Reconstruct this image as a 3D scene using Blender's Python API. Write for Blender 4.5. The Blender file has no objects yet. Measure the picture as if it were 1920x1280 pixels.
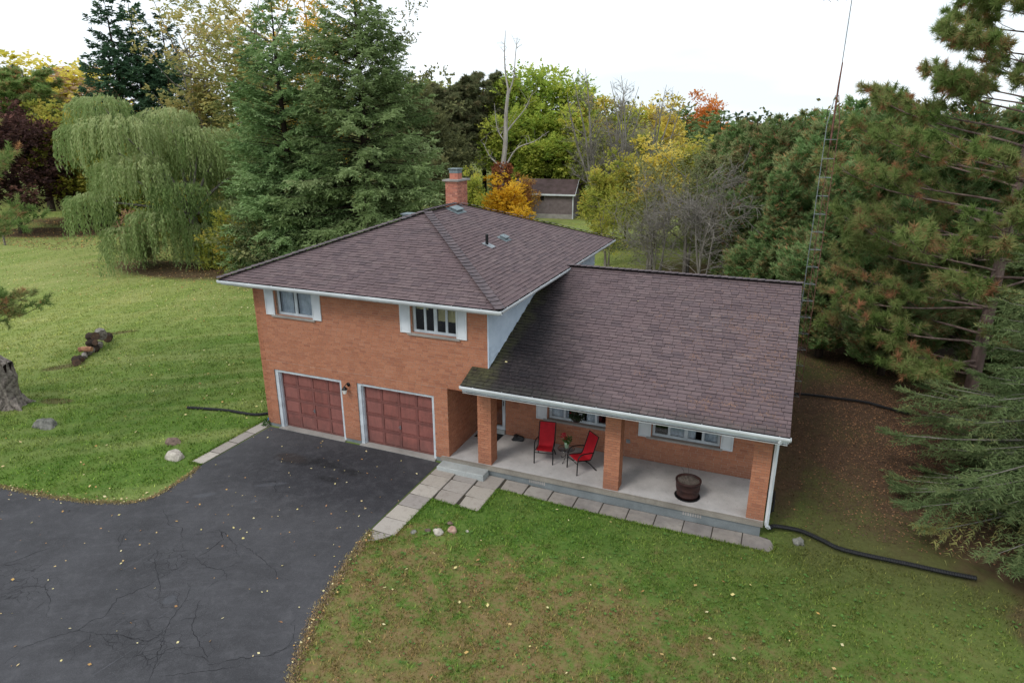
import bpy, math, random
import numpy as np
from mathutils import Vector, Matrix
random.seed(7)
SC = bpy.context.scene
COL = SC.collection
R_ = math.radians

# ------------------------------------------------------------------ camera
CAMP = Vector((16.0704, -16.3478, 10.108)); YAW, PIT, ROL = -0.3929, 0.3183, -0.0015
cam = bpy.data.cameras.new('camera'); cam_o = bpy.data.objects.new('camera', cam); COL.objects.link(cam_o)
F = Vector((math.sin(YAW)*math.cos(PIT), math.cos(YAW)*math.cos(PIT), -math.sin(PIT)))
Rr = Vector((math.cos(YAW), -math.sin(YAW), 0)); Uu = Rr.cross(F)
Rr, Uu = Rr*math.cos(ROL)+Uu*math.sin(ROL), -Rr*math.sin(ROL)+Uu*math.cos(ROL)
cam_o.matrix_world = Matrix(((Rr.x, Uu.x, -F.x, CAMP.x), (Rr.y, Uu.y, -F.y, CAMP.y), (Rr.z, Uu.z, -F.z, CAMP.z), (0, 0, 0, 1)))
cam.sensor_width = 36; cam.lens = 36*1235.3/1920; cam.clip_end = 3000; cam.clip_start = .1
SC.camera = cam_o

# ------------------------------------------------------------------ world, sun, exposure
SUN_EL, SUN_AZ = R_(48), R_(205)        # azimuth clockwise from +Y: light from front left, behind the camera
w = bpy.data.worlds.new('World'); SC.world = w; w.use_nodes = True
nt = w.node_tree; nt.nodes.clear()
def wn(t, **k):
    n = nt.nodes.new(t)
    for a, b in k.items(): setattr(n, a, b)
    return n
wo = wn('ShaderNodeOutputWorld'); bg = wn('ShaderNodeBackground'); bg.inputs['Strength'].default_value = 0.1
sky = wn('ShaderNodeTexSky', sky_type='NISHITA', sun_disc=False, sun_elevation=SUN_EL, sun_rotation=SUN_AZ)
tc = wn('ShaderNodeTexCoord'); mp = wn('ShaderNodeMapping'); mp.inputs['Scale'].default_value = (1.2, 1.2, 5.5)
nz = wn('ShaderNodeTexNoise'); nz.inputs['Scale'].default_value = 1.6; nz.inputs['Detail'].default_value = 5; nz.inputs['Roughness'].default_value = .5
cr = wn('ShaderNodeValToRGB'); cr.color_ramp.elements[0].position = .42; cr.color_ramp.elements[1].position = .62; mp.inputs['Location'].default_value = (.35, .1, 0)
cr.color_ramp.elements[0].color = (.30, .30, .30, 1); cr.color_ramp.elements[1].color = (1, 1, 1, 1)
cl = wn('ShaderNodeMixRGB'); cl.inputs[1].default_value = (7.4, 8.4, 9.1, 1); cl.inputs[2].default_value = (11.2, 11.9, 12.6, 1)
mx = wn('ShaderNodeMixRGB'); mx.inputs[0].default_value = .93
nt.links.new(tc.outputs['Generated'], mp.inputs[0]); nt.links.new(mp.outputs[0], nz.inputs[0]); nt.links.new(nz.outputs['Fac'], cr.inputs[0])
nt.links.new(cr.outputs[0], cl.inputs[0]); nt.links.new(sky.outputs[0], mx.inputs[1]); nt.links.new(cl.outputs[0], mx.inputs[2])
nt.links.new(mx.outputs[0], bg.inputs[0]); nt.links.new(bg.outputs[0], wo.inputs[0])
sun = bpy.data.lights.new('sun', 'SUN'); sun.energy = 1.25; sun.angle = R_(16); sun.color = (1, .95, .88)
sun_o = bpy.data.objects.new('sun', sun); COL.objects.link(sun_o)
sd = Vector((math.sin(SUN_AZ)*math.cos(SUN_EL), math.cos(SUN_AZ)*math.cos(SUN_EL), math.sin(SUN_EL)))
sun_o.rotation_euler = sd.to_track_quat('Z', 'Y').to_euler()
vs = SC.view_settings; vs.view_transform = 'Standard'; vs.look = 'None'; vs.exposure = 0.2; vs.gamma = 1
try: vs.use_curve_mapping = False
except Exception: pass
SC.render.engine = 'CYCLES'
SC.cycles.max_bounces = 5; SC.cycles.diffuse_bounces = 3; SC.cycles.glossy_bounces = 2; SC.cycles.transmission_bounces = 4
SC.cycles.transparent_max_bounces = 6; SC.cycles.caustics_reflective = False; SC.cycles.caustics_refractive = False

# ------------------------------------------------------------------ terrain height
def gz(x, y=0):
    t = np.clip((np.asarray(x, float)-5)/8, 0, 1)
    return -.235*t*t*(3-2*t)
def gzf(x, y=0): return float(gz(x, y))

# ------------------------------------------------------------------ tagging helpers
def tag(o, label=None, cat=None, group=None, kind=None):
    if label: o['label'] = label
    if cat: o['category'] = cat
    if group: o['group'] = group
    if kind: o['kind'] = kind
    return o
def empty(name, loc=(0, 0, 0), rz=0, **k):
    o = bpy.data.objects.new(name, None); COL.objects.link(o); o.location = loc; o.rotation_euler = (0, 0, rz)
    o.empty_display_size = .3
    return tag(o, **k)
def link(name, me, m=None, parent=None, loc=None, rot=None, **k):
    o = bpy.data.objects.new(name, me); COL.objects.link(o)
    if m is not None:
        for q in (m if isinstance(m, (list, tuple)) else [m]):
            if len(me.materials) < (len(m) if isinstance(m, (list, tuple)) else 1): me.materials.append(q)
    if parent: o.parent = parent
    if loc is not None: o.location = loc
    if rot is not None: o.rotation_euler = rot
    return tag(o, **k)

# ------------------------------------------------------------------ mesh builder
class MB:
    def __init__(s): s.v = []; s.f = []; s.m = []; s.t = []; s.sm = []
    def add(s, vs, fs, mi=0, tint=0., smooth=False):
        b = len(s.v); s.v += [tuple(p) for p in vs]
        for f in fs: s.f.append([i+b for i in f]); s.m.append(mi); s.t.append(tint); s.sm.append(smooth)
        return s
    def box(s, x0, x1, y0, y1, z0, z1, mi=0, tint=0., M=None):
        vs = [(x, y, z) for z in (z0, z1) for y in (y0, y1) for x in (x0, x1)]
        if M is not None: vs = [M @ Vector(v) for v in vs]
        return s.add(vs, [(0, 2, 3, 1), (4, 5, 7, 6), (0, 1, 5, 4), (2, 6, 7, 3), (0, 4, 6, 2), (1, 3, 7, 5)], mi, tint)
    def prism(s, pts, d, mi=0, tint=0., smooth=False):      # planar polygon pts extruded by vector d
        n = len(pts); d = Vector(d); a = [Vector(p) for p in pts]; b = [p+d for p in a]
        return s.add(a+b, [tuple(range(n))[::-1], tuple(range(n, 2*n))]+[(i, (i+1) % n, n+(i+1) % n, n+i) for i in range(n)], mi, tint, smooth)
    def tube(s, pts, rad, k=6, mi=0, tint=0., cap=True, smooth=True):
        pts = [Vector(p) for p in pts]; n = len(pts)
        if not hasattr(rad, '__len__'): rad = [rad]*n
        vs = []; prev = None
        for i, p in enumerate(pts):
            d = (pts[min(i+1, n-1)]-pts[max(i-1, 0)])
            d = d.normalized() if d.length > 1e-9 else Vector((0, 0, 1))
            if prev is None:
                a = Vector((0, 0, 1)) if abs(d.z) < .9 else Vector((1, 0, 0)); u = d.cross(a).normalized()
            else:
                u = (prev-d*prev.dot(d)); u = u.normalized() if u.length > 1e-6 else d.orthogonal().normalized()
            prev = u; q = d.cross(u)
            for j in range(k):
                an = 2*math.pi*j/k; vs.append(p+(u*math.cos(an)+q*math.sin(an))*rad[i])
        fs = [(i*k+j, i*k+(j+1) % k, (i+1)*k+(j+1) % k, (i+1)*k+j) for i in range(n-1) for j in range(k)]
        s.add(vs, fs, mi, tint, smooth)
        if cap: s.add([vs[j] for j in range(k)], [tuple(range(k))[::-1]], mi, tint); s.add([vs[(n-1)*k+j] for j in range(k)], [tuple(range(k))], mi, tint)
        return s
    def lathe(s, prof, k=20, c=(0, 0, 0), mi=0, tint=0., smooth=True):
        vs = [(c[0]+r*math.cos(2*math.pi*j/k), c[1]+r*math.sin(2*math.pi*j/k), c[2]+z) for r, z in prof for j in range(k)]
        n = len(prof)
        return s.add(vs, [(i*k+j, i*k+(j+1) % k, (i+1)*k+(j+1) % k, (i+1)*k+j) for i in range(n-1) for j in range(k)], mi, tint, smooth)
    def mesh(s, name):
        me = bpy.data.meshes.new(name); me.from_pydata(s.v, [], s.f)
        me.polygons.foreach_set('material_index', s.m); me.polygons.foreach_set('use_smooth', s.sm)
        a = me.attributes.new('tint', 'FLOAT', 'FACE'); a.data.foreach_set('value', s.t)
        me.update(); return me
    def obj(s, name, m, parent=None, **k): return link(name, s.mesh(name), m, parent, **k)
def npmesh(name, V, Fq, tint, smooth=False):       # V (n,3); Fq (m,k)
    me = bpy.data.meshes.new(name); n, m, k = len(V), len(Fq), Fq.shape[1]
    me.vertices.add(n); me.vertices.foreach_set('co', np.ascontiguousarray(V, dtype=np.float32).ravel())
    me.loops.add(m*k); me.loops.foreach_set('vertex_index', np.ascontiguousarray(Fq, dtype=np.int32).ravel())
    me.polygons.add(m); me.polygons.foreach_set('loop_start', np.arange(0, m*k, k, dtype=np.int32))
    try: me.polygons.foreach_set('loop_total', np.full(m, k, dtype=np.int32))
    except Exception: pass
    me.polygons.foreach_set('use_smooth', np.full(m, bool(smooth)))
    a = me.attributes.new('tint', 'FLOAT', 'FACE'); a.data.foreach_set('value', np.ascontiguousarray(tint, dtype=np.float32))
    me.update(calc_edges=True); return me

# ------------------------------------------------------------------ materials
def srgb(r, g, b):
    f = lambda c: (c/255/12.92 if c/255 <= .04045 else ((c/255+.055)/1.055)**2.4)
    return (f(r), f(g), f(b))
class NT:
    def __init__(s, name):
        s.m = bpy.data.materials.new(name); s.m.use_nodes = True; s.t = s.m.node_tree; s.t.nodes.clear()
        s.out = s.n('ShaderNodeOutputMaterial')
        g = s.n('ShaderNodeNewGeometry'); s.pos = g.outputs['Position']
    def n(s, t, **k):
        x = s.t.nodes.new(t)
        for a, b in k.items(): setattr(x, a, b)
        return x
    def l(s, a, b): s.t.links.new(a, b)
    def put(s, inp, v):
        if hasattr(v, 'is_linked') or hasattr(v, 'links'): s.l(v, inp)
        elif isinstance(v, (tuple, list)): inp.default_value = (*v[:3], 1) if len(inp.default_value) == 4 else v
        else: inp.default_value = v
    def math(s, op, a, b=0., c=0., clamp=False):
        x = s.n('ShaderNodeMath', operation=op, use_clamp=clamp); s.put(x.inputs[0], a); s.put(x.inputs[1], b)
        if op in ('MULTIPLY_ADD', 'SMOOTH_MIN'): s.put(x.inputs[2], c)
        return x.outputs[0]
    def vmath(s, op, a, b=(0, 0, 0)):
        x = s.n('ShaderNodeVectorMath', operation=op); s.put(x.inputs[0], a); s.put(x.inputs[1], b)
        return x.outputs['Value'] if op in ('LENGTH', 'DOT_PRODUCT') else x.outputs[0]
    def noise(s, scale, detail=3, rough=.55, vec=None, dist=0., stretch=None):
        v = vec if vec is not None else s.pos
        if stretch: v = s.vmath('MULTIPLY', v, stretch)
        x = s.n('ShaderNodeTexNoise'); s.l(v, x.inputs['Vector']); x.inputs['Scale'].default_value = scale
        x.inputs['Detail'].default_value = detail; x.inputs['Roughness'].default_value = rough; x.inputs['Distortion'].default_value = dist
        return x.outputs['Fac']
    def rng(s, v, a, b, c=0., d=1., smooth=False):
        x = s.n('ShaderNodeMapRange', clamp=True)
        if smooth: x.interpolation_type = 'SMOOTHSTEP'
        s.put(x.inputs[0], v)
        for i, q in enumerate((a, b, c, d)): x.inputs[i+1].default_value = q
        return x.outputs[0]
    def mix(s, f, a, b, mode='MIX'):
        x = s.n('ShaderNodeMixRGB', blend_type=mode); s.put(x.inputs[0], f); s.put(x.inputs[1], a); s.put(x.inputs[2], b); return x.outputs[0]
    def ramp(s, f, cols):
        x = s.n('ShaderNodeValToRGB'); e = x.color_ramp.elements
        for i, (p, c) in enumerate(cols):
            q = e[i] if i < 2 else e.new(p)
            q.position = p; q.color = (*c, 1)
        s.l(f, x.inputs[0]); return x.outputs[0]
    def tint(s):
        a = s.n('ShaderNodeAttribute', attribute_name='tint'); o = s.n('ShaderNodeObjectInfo')
        return s.math('FRACT', s.math('ADD', a.outputs['Fac'], o.outputs['Random']))
    def rawtint(s): return s.n('ShaderNodeAttribute', attribute_name='tint').outputs['Fac']
    def bump(s, h, strength=.5, dist=.01):
        x = s.n('ShaderNodeBump'); x.inputs['Strength'].default_value = strength; x.inputs['Distance'].default_value = dist
        s.l(h, x.inputs['Height']); return x.outputs[0]
    def bsdf(s, col, rough=.8, metal=0., normal=None, spec=.3, **k):
        p = s.n('ShaderNodeBsdfPrincipled'); s.put(p.inputs['Base Color'], col); s.put(p.inputs['Roughness'], rough)
        p.inputs['Metallic'].default_value = metal; p.inputs['Specular IOR Level'].default_value = spec
        if normal is not None: s.l(normal, p.inputs['Normal'])
        for a, b in k.items(): p.inputs[a].default_value = b
        s.l(p.outputs[0], s.out.inputs[0]); return s.m
    def ell(s, cx, cy, rx, ry, nz, k=.6, a=.75, b=1.1, rot=0.):    # noisy elliptical mask on the ground, 1 inside
        v = s.vmath('SUBTRACT', s.pos, (cx, cy, 0))
        if rot:
            x = s.n('ShaderNodeVectorRotate', rotation_type='Z_AXIS'); s.l(v, x.inputs['Vector']); x.inputs['Angle'].default_value = -rot; v = x.outputs[0]
        v = s.vmath('LENGTH', s.vmath('MULTIPLY', v, (1/rx, 1/ry, 0)))
        v = s.math('ADD', v, s.math('MULTIPLY', s.math('SUBTRACT', nz, .5), k))
        return s.rng(v, a, b, 1., 0., True)
def simple(name, c, c2=None, scale=6, rough=.7, metal=0., bump=0., spec=.3, detail=4, bscale=None):
    s = NT(name)
    if c2 is None: c2 = tuple(q*.72 for q in c)
    n = s.noise(scale, detail); col = s.mix(s.rng(n, .35, .68), c, c2)
    nm = s.bump(s.noise(bscale or scale*6, 3), bump, .01) if bump else None
    return s.bsdf(col, rough, metal, nm, spec)

def m_brick():
    s = NT('brick'); t = s.tint()
    col = s.ramp(t, [(0, srgb(171, 113, 86)), (.3, srgb(180, 121, 93)), (.55, srgb(187, 128, 99)), (.75, srgb(176, 117, 90)), (.93, srgb(160, 105, 83)), (1, srgb(191, 134, 106))])
    n = s.noise(34, 3, .6); col = s.mix(s.rng(n, .38, .75, 0, .45), col, srgb(128, 84, 68))
    big = s.noise(.7, 4); col = s.mix(s.rng(big, .42, .72, 0, .28), col, srgb(182, 128, 104), 'MIX')
    st = s.noise(2.2, 4, stretch=(1, 1, .25)); col = s.mix(s.rng(st, .55, .8, 0, .22), col, srgb(120, 86, 72))
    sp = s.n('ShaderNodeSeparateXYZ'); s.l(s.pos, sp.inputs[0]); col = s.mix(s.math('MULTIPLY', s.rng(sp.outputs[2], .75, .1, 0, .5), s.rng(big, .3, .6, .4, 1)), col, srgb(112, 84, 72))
    return s.bsdf(col, .9, 0, s.bump(s.noise(160, 2, stretch=(1, 1, .35)), .5, .004), .15)
def m_mortar(): return simple('mortar', srgb(176, 150, 134), srgb(150, 122, 106), 9, .95, bump=.3)
def m_shingle(name='shingle', moss=False):
    s = NT(name); t = s.tint()
    col = s.ramp(t, [(0, srgb(102, 88, 89)), (.25, srgb(112, 96, 97)), (.5, srgb(121, 104, 104)), (.72, srgb(110, 94, 96)), (.9, srgb(93, 81, 84)), (1, srgb(126, 110, 109))])
    n = s.noise(.55, 4, .6); col = s.mix(s.rng(n, .35, .7, 0, .5), col, srgb(104, 84, 86))
    g = s.noise(120, 2, .6); col = s.mix(s.rng(g, .3, .8, 0, .55), col, srgb(72, 63, 66))
    g2 = s.noise(5, 4, .65); col = s.mix(s.rng(g2, .52, .8, 0, .4), col, srgb(88, 80, 84))
    if moss:      # algae and moss that runoff from the upper eave has left along the wall and eave
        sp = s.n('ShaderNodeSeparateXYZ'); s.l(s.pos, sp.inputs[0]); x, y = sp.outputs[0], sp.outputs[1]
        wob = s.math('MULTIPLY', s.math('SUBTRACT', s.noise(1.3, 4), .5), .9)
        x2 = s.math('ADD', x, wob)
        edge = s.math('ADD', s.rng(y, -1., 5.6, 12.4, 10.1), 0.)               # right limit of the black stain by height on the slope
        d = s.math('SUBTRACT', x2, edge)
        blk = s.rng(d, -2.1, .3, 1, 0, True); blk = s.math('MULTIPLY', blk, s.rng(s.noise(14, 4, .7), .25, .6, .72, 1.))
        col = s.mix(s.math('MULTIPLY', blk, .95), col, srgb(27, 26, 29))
        gm = s.math('MULTIPLY', s.rng(x2, 8.6, 9.1, 1, 0, True), s.rng(s.noise(5, 5, .7), .3, .62, .1, 1.))
        col = s.mix(s.math('MULTIPLY', gm, .75), col, srgb(84, 84, 54))
        ev = s.math('MULTIPLY', s.rng(y, -.85, -.35, 1, 0, True), s.rng(s.noise(6, 3), .35, .65, .3, 1)); col = s.mix(s.math('MULTIPLY', ev, .65), col, srgb(66, 66, 60))
    return s.bsdf(col, .92, 0, s.bump(s.noise(220, 2), .35, .004), .25)
def m_white(name='white_metal', c=(205, 212, 218), c2=(176, 182, 188), sc=3, r=.45): return simple(name, srgb(*c), srgb(*c2), sc, r, bump=.03)
def m_conc(name='concrete', c=(168, 163, 158), c2=(138, 134, 130), mossy=.0):
    s = NT(name); n = s.noise(1.6, 5, .6); col = s.mix(s.rng(n, .35, .68), srgb(*c), srgb(*c2))
    f = s.noise(40, 3, .7); col = s.mix(s.rng(f, .4, .75, 0, .35), col, tuple(q*.6 for q in srgb(*c2)))
    sp = s.noise(7, 4, .75); col = s.mix(s.rng(sp, .58, .74, 0, .35+mossy), col, srgb(104, 101, 96))
    return s.bsdf(col, .9, 0, s.bump(f, .3, .004), .2)
def m_paver():
    s = NT('paving_concrete'); t = s.tint()
    col = s.ramp(t, [(0, srgb(176, 168, 158)), (.35, srgb(164, 155, 146)), (.65, srgb(154, 147, 142)), (1, srgb(184, 176, 166))])
    sp = s.n('ShaderNodeSeparateXYZ'); s.l(s.pos, sp.inputs[0])
    dk = s.rng(sp.outputs[0], 9.4, 11.5, 0, .6)
    col = s.mix(s.math('MULTIPLY', dk, s.rng(s.noise(2.3, 4), .3, .62, .25, 1)), col, srgb(104, 99, 100))
    n = s.noise(5.5, 5, .7); col = s.mix(s.rng(n, .5, .75, 0, .45), col, srgb(108, 98, 90))
    f = s.noise(60, 3, .7); col = s.mix(s.rng(f, .4, .8, 0, .35), col, srgb(98, 94, 92))
    return s.bsdf(col, .9, 0, s.bump(f, .3, .004), .2)
def m_leaf(name, cols, trans=.3, rough=.6):
    s = NT(name); t = s.tint(); t = s.rawtint()
    n = len(cols); col = s.ramp(t, [(i/(n-1), srgb(*c)) for i, c in enumerate(cols)])
    o = s.n('ShaderNodeObjectInfo'); h = s.n('ShaderNodeHueSaturation'); s.l(col, h.inputs['Color'])
    s.l(s.rng(o.outputs['Random'], 0, 1, .488, .512), h.inputs['Hue']); s.l(s.rng(o.outputs['Random'], 0, 1, .88, 1.12), h.inputs['Value'])
    d = s.n('ShaderNodeBsdfDiffuse'); d.inputs['Roughness'].default_value = .3; s.l(h.outputs[0], d.inputs['Color'])
    tr = s.n('ShaderNodeBsdfTranslucent'); s.l(h.outputs[0], tr.inputs['Color'])
    mx = s.n('ShaderNodeMixShader'); mx.inputs[0].default_value = trans
    s.l(d.outputs[0], mx.inputs[1]); s.l(tr.outputs[0], mx.inputs[2]); s.l(mx.outputs[0], s.out.inputs[0]); return s.m
def m_bark(name, c, c2, sc=4): 
    s = NT(name); n = s.noise(sc, 5, .65, stretch=(1, 1, .22)); col = s.mix(s.rng(n, .35, .65), srgb(*c), srgb(*c2))
    return s.bsdf(col, .95, 0, s.bump(s.noise(sc*5, 4, .7, stretch=(1, 1, .25)), .7, .03), .1)

def ground_color(s):
    big = s.noise(.22, 4, .6); med = s.noise(1.1, 5, .65); fin = s.noise(9, 4, .75); vf = s.noise(45, 3, .8)
    sp = s.n('ShaderNodeSeparateXYZ'); s.l(s.pos, sp.inputs[0]); x, y = sp.outputs[0], sp.outputs[1]
    pt = s.noise(.42, 5, .62); green = s.mix(s.rng(med, .32, .68), srgb(66, 102, 34), srgb(94, 126, 50)); green = s.mix(s.rng(pt, .48, .72, 0, .6), green, srgb(132, 136, 82)); green = s.mix(s.rng(pt, .5, .3, 0, .45), green, srgb(78, 108, 48)); st_ = s.n('ShaderNodeVectorRotate', rotation_type='Z_AXIS'); s.l(s.pos, st_.inputs['Vector']); st_.inputs['Angle'].default_value = R_(-35); mow = s.noise(1.0, 3, .5, vec=st_.outputs[0], stretch=(.07, .8, 1)); green = s.mix(s.math('MULTIPLY', s.rng(mow, .45, .62, 0, .6), s.rng(x, 6, 2, 0, 1)), green, srgb(146, 152, 96))
    green = s.mix(s.rng(fin, .35, .72, 0, .6), green, srgb(122, 134, 74))
    # far left lawn is paler and yellower, with mowing streaks
    far = s.math('MAXIMUM', s.rng(x, -5, -21, 0, 1, True), s.rng(y, 14, 26, 0, .8, True))
    pale = s.mix(s.rng(s.noise(.5, 4, .6, stretch=(1, .3, 1)), .35, .65), srgb(140, 154, 84), srgb(166, 168, 106))
    green = s.mix(s.math('MULTIPLY', far, s.rng(med, .2, .7, 1., .6)), green, pale)
    # worn straw-brown grass in the front lawn, greener beside the house
    brn = s.mix(s.rng(fin, .3, .7), srgb(118, 90, 64), srgb(144, 118, 88))
    fr = s.math('MULTIPLY', s.rng(x, 6.3, 7.2, 0, 1), s.rng(y, -.8, -4.6, 0, 1))
    rtg = s.rng(x, 15.5, 18.5, 0, .25); fr = s.math('SUBTRACT', fr, rtg, clamp=True)
    m2 = s.noise(3.6, 6, .75)
    a = s.math('MULTIPLY_ADD', fr, .40, s.math('MULTIPLY_ADD', med, .6, s.math('MULTIPLY_ADD', m2, 1.15, s.math('MULTIPLY', big, .35))))
    a = s.rng(a, 1.28, 1.52, 0, .9)
    a = s.math('MULTIPLY', a, s.rng(fin, .25, .6, .5, 1.))
    col = s.mix(a, green, brn)
    lush = s.math('MULTIPLY', s.math('MULTIPLY', s.rng(x, 7, 9, 0, 1), s.rng(s.math('ADD', s.math('MULTIPLY', med, .5), fin), .55, .85, 1, .25)), s.math('MULTIPLY', s.rng(y, -4.2, -2.2, 0, 1, True), s.rng(x, 19, 16, 0, 1)))
    col = s.mix(s.math('MULTIPLY', lush, .7), col, srgb(74, 104, 44))
    col = s.mix(s.math('MULTIPLY', s.rng(x, 11.5, 17.5, 0, .5, True), s.rng(m2, .3, .6, .4, 1)), col, s.mix(s.rng(fin, .3, .7), srgb(78, 84, 44), srgb(104, 98, 60)))
    # soil and litter under the trees
    soil = s.mix(s.rng(s.noise(4, 5, .7), .35, .65), srgb(72, 54, 46), srgb(96, 74, 60)); soil = s.mix(s.rng(vf, .4, .8, 0, .6), soil, srgb(120, 92, 72))
    msk = s.ell(20.2, 8.2, 4.4, 7.4, med, .8, .55, 1.15)
    for e in [(24.5, 2.2, 4.4, 3.4, 0), (24.0, -1.2, 2.6, 2.2, .4), (16.9, 8.0, .9, 7.5, 0), (-25.5, 18.2, 6.6, 2.6, -.1), (-51.5, 26.5, 9, 3.4, .35), (-13, 22, 9.5, 6.5, .1), (16.5, 26, 9, 14, .5), (10, 27, 5, 5, 0), (-20, 19, 5, 2.2, 0), (-44, 38, 22, 5, .35)]:
        q = s.ell(e[0], e[1], e[2], e[3], med, .7, .7, 1.12, e[4]); msk = s.math('MAXIMUM', msk, q)
    for e in [(-9.1, -1.45, .75, .32, .3), (-12.6, 1.2, .9, .35, 1.0), (-14.9, 5.6, 1.1, .28, .9), (-5, 9.3, .8, .3, .5), (-2.2, 5.2, .7, .25, .6)]:
        q = s.ell(e[0], e[1], e[2], e[3], fin, .8, .6, 1.15, e[4]); msk = s.math('MAXIMUM', msk, s.math('MULTIPLY', q, .7))
    mossy = s.math('MULTIPLY', s.rng(big, .48, .62, 0, .5), s.rng(fin, .4, .6))
    soil2 = s.mix(mossy, soil, srgb(88, 92, 54))
    # the stretch between lawn and litter right of the house is thin brownish grass
    thin = s.math('MULTIPLY', s.rng(x, 16.6, 17.6, 0, 1), s.rng(y, -3.5, .6, 0, 1, True)); thin = s.math('MULTIPLY', thin, s.rng(y, 16, 10, 0, 1))
    col = s.mix(s.math('MULTIPLY', thin, .72), col, s.mix(s.rng(fin, .35, .65), srgb(82, 74, 50), srgb(92, 92, 56)))
    col = s.mix(s.math('MULTIPLY', msk, .93), col, soil2)
    woods = s.rng(y, 30, 60, 0, .6, True)
    col = s.mix(s.math('MULTIPLY', woods, s.rng(s.noise(.12, 3), .45, .6)), col, srgb(110, 104, 64))
    return col, vf, fin
def m_ground():
    s = NT('lawn_ground'); col, vf, fin = ground_color(s)
    col = s.mix(s.rng(vf, .35, .75, 0, .5), col, s.mix(.5, col, (.02, .022, .012)))
    return s.bsdf(col, .95, 0, s.bump(vf, .6, .02), .1)
def m_blade(name='grass_blade', dry=0.):
    s = NT(name); col, vf, fin = ground_color(s); t = s.rawtint()
    col = s.mix(1., col, s.ramp(t, [(0, (.55, .62, .5)), (.45, (1.15, 1.15, 1.05)), (.8, (1.6, 1.55, 1.4)), (1, (2.5, 2.3, 2.0))]), 'MULTIPLY')
    if dry: col = s.mix(dry, col, srgb(168, 146, 112))
    d = s.n('ShaderNodeBsdfDiffuse'); s.l(col, d.inputs['Color']); s.l(d.outputs[0], s.out.inputs[0]); return s.m
def m_asphalt():
    s = NT('asphalt'); n = s.noise(.5, 5, .6); col = s.mix(s.rng(n, .3, .7), srgb(62, 61, 63), srgb(84, 83, 86))
    st = s.n('ShaderNodeVectorRotate', rotation_type='Z_AXIS'); s.l(s.pos, st.inputs['Vector']); st.inputs['Angle'].default_value = R_(-28)
    sc = s.noise(2.6, 5, .7, vec=st.outputs[0], stretch=(.16, 1, 1)); col = s.mix(s.rng(sc, .5, .78, 0, .4), col, srgb(104, 103, 107))
    st2 = s.n('ShaderNodeVectorRotate', rotation_type='Z_AXIS'); s.l(s.pos, st2.inputs['Vector']); st2.inputs['Angle'].default_value = R_(-80)
    sc2 = s.noise(11, 3, .6, vec=st2.outputs[0], stretch=(.035, 1, 1)); col = s.mix(s.rng(sc2, .68, .76, 0, .3), col, srgb(132, 132, 140))
    med = s.noise(1.4, 5, .65)
    dk = s.ell(4.6, -1.9, 3.9, 2.1, med, 1.0, .35, 1.25); col = s.mix(s.math('MULTIPLY', dk, .75), col, srgb(36, 36, 42))
    for e in [(3.6, -1.55, .8, .3), (4.7, -1.7, .5, .22), (2.5, -1.7, .9, .35), (4.25, -2.3, .45, .18)]:
        q = s.ell(*e, med, .9, .5, 1.1); col = s.mix(s.math('MULTIPLY', q, .9), col, srgb(18, 18, 20))
    q = s.ell(2.3, -1.65, .7, .35, med, .9, .4, 1.1); col = s.mix(s.math('MULTIPLY', q, .5), col, srgb(70, 58, 52))
    for e in [(1.55, -4.4, .12, .34, -.9), (4.3, -8.0, .16, .17, 0), (3.1, -4.1, .10, .12, 0), (2.9, -3.2, .1, .5, -1.0)]:
        q = s.ell(e[0], e[1], e[2], e[3], med, .3, .7, 1.1, e[4]); col = s.mix(s.math('MULTIPLY', q, .22), col, srgb(118, 122, 130))
    for a_, b_ in ((8.3, -1.22), (11.2, -1.22)):        # faint tyre tracks running out of the garage
        pass
    g = s.noise(90, 3, .8); col = s.mix(s.rng(g, .3, .75, 0, .75), col, srgb(34, 35, 39)); g3 = s.noise(60, 3, .85); col = s.mix(s.rng(g3, .56, .74, 0, .45), col, srgb(128, 128, 134)); g4 = s.noise(14, 4, .8); g5 = s.noise(3.2, 6, .75); col = s.mix(s.rng(g5, .48, .72, 0, .24), col, srgb(108, 107, 110)); col = s.mix(s.rng(g4, .5, .75, 0, .35), col, srgb(48, 49, 54))
    # craze cracking inside an alligatored patch
    wz = s.n('ShaderNodeTexNoise'); s.l(s.pos, wz.inputs['Vector']); wz.inputs['Scale'].default_value = 2.5; vv = s.vmath('ADD', s.pos, s.vmath('MULTIPLY', wz.outputs['Color'], (.45, .45, 0)))
    vo = s.n('ShaderNodeTexVoronoi', feature='DISTANCE_TO_EDGE'); s.l(s.vmath('MULTIPLY', vv, (1, 1, 0)), vo.inputs['Vector']); vo.inputs['Scale'].default_value = 3.6
    pm = s.math('MAXIMUM', s.ell(4.9, -9.1, 1.5, .75, med, 1.3, .5, .9), s.ell(.6, -8.9, 1.6, .9, med, 1.3, .4, .8)); pm = s.math('MAXIMUM', pm, s.ell(3.0, -7.0, 1., .7, med, 1.3, .4, .8))
    ck = s.math('MULTIPLY', s.rng(vo.outputs['Distance'], .008, .03, 1, 0), pm); col = s.mix(s.math('MULTIPLY', ck, .6), col, srgb(26, 26, 30))
    return s.bsdf(col, s.rng(med, .3, .7, .75, .9), 0, s.bump(g, .4, .006), .3)

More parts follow.
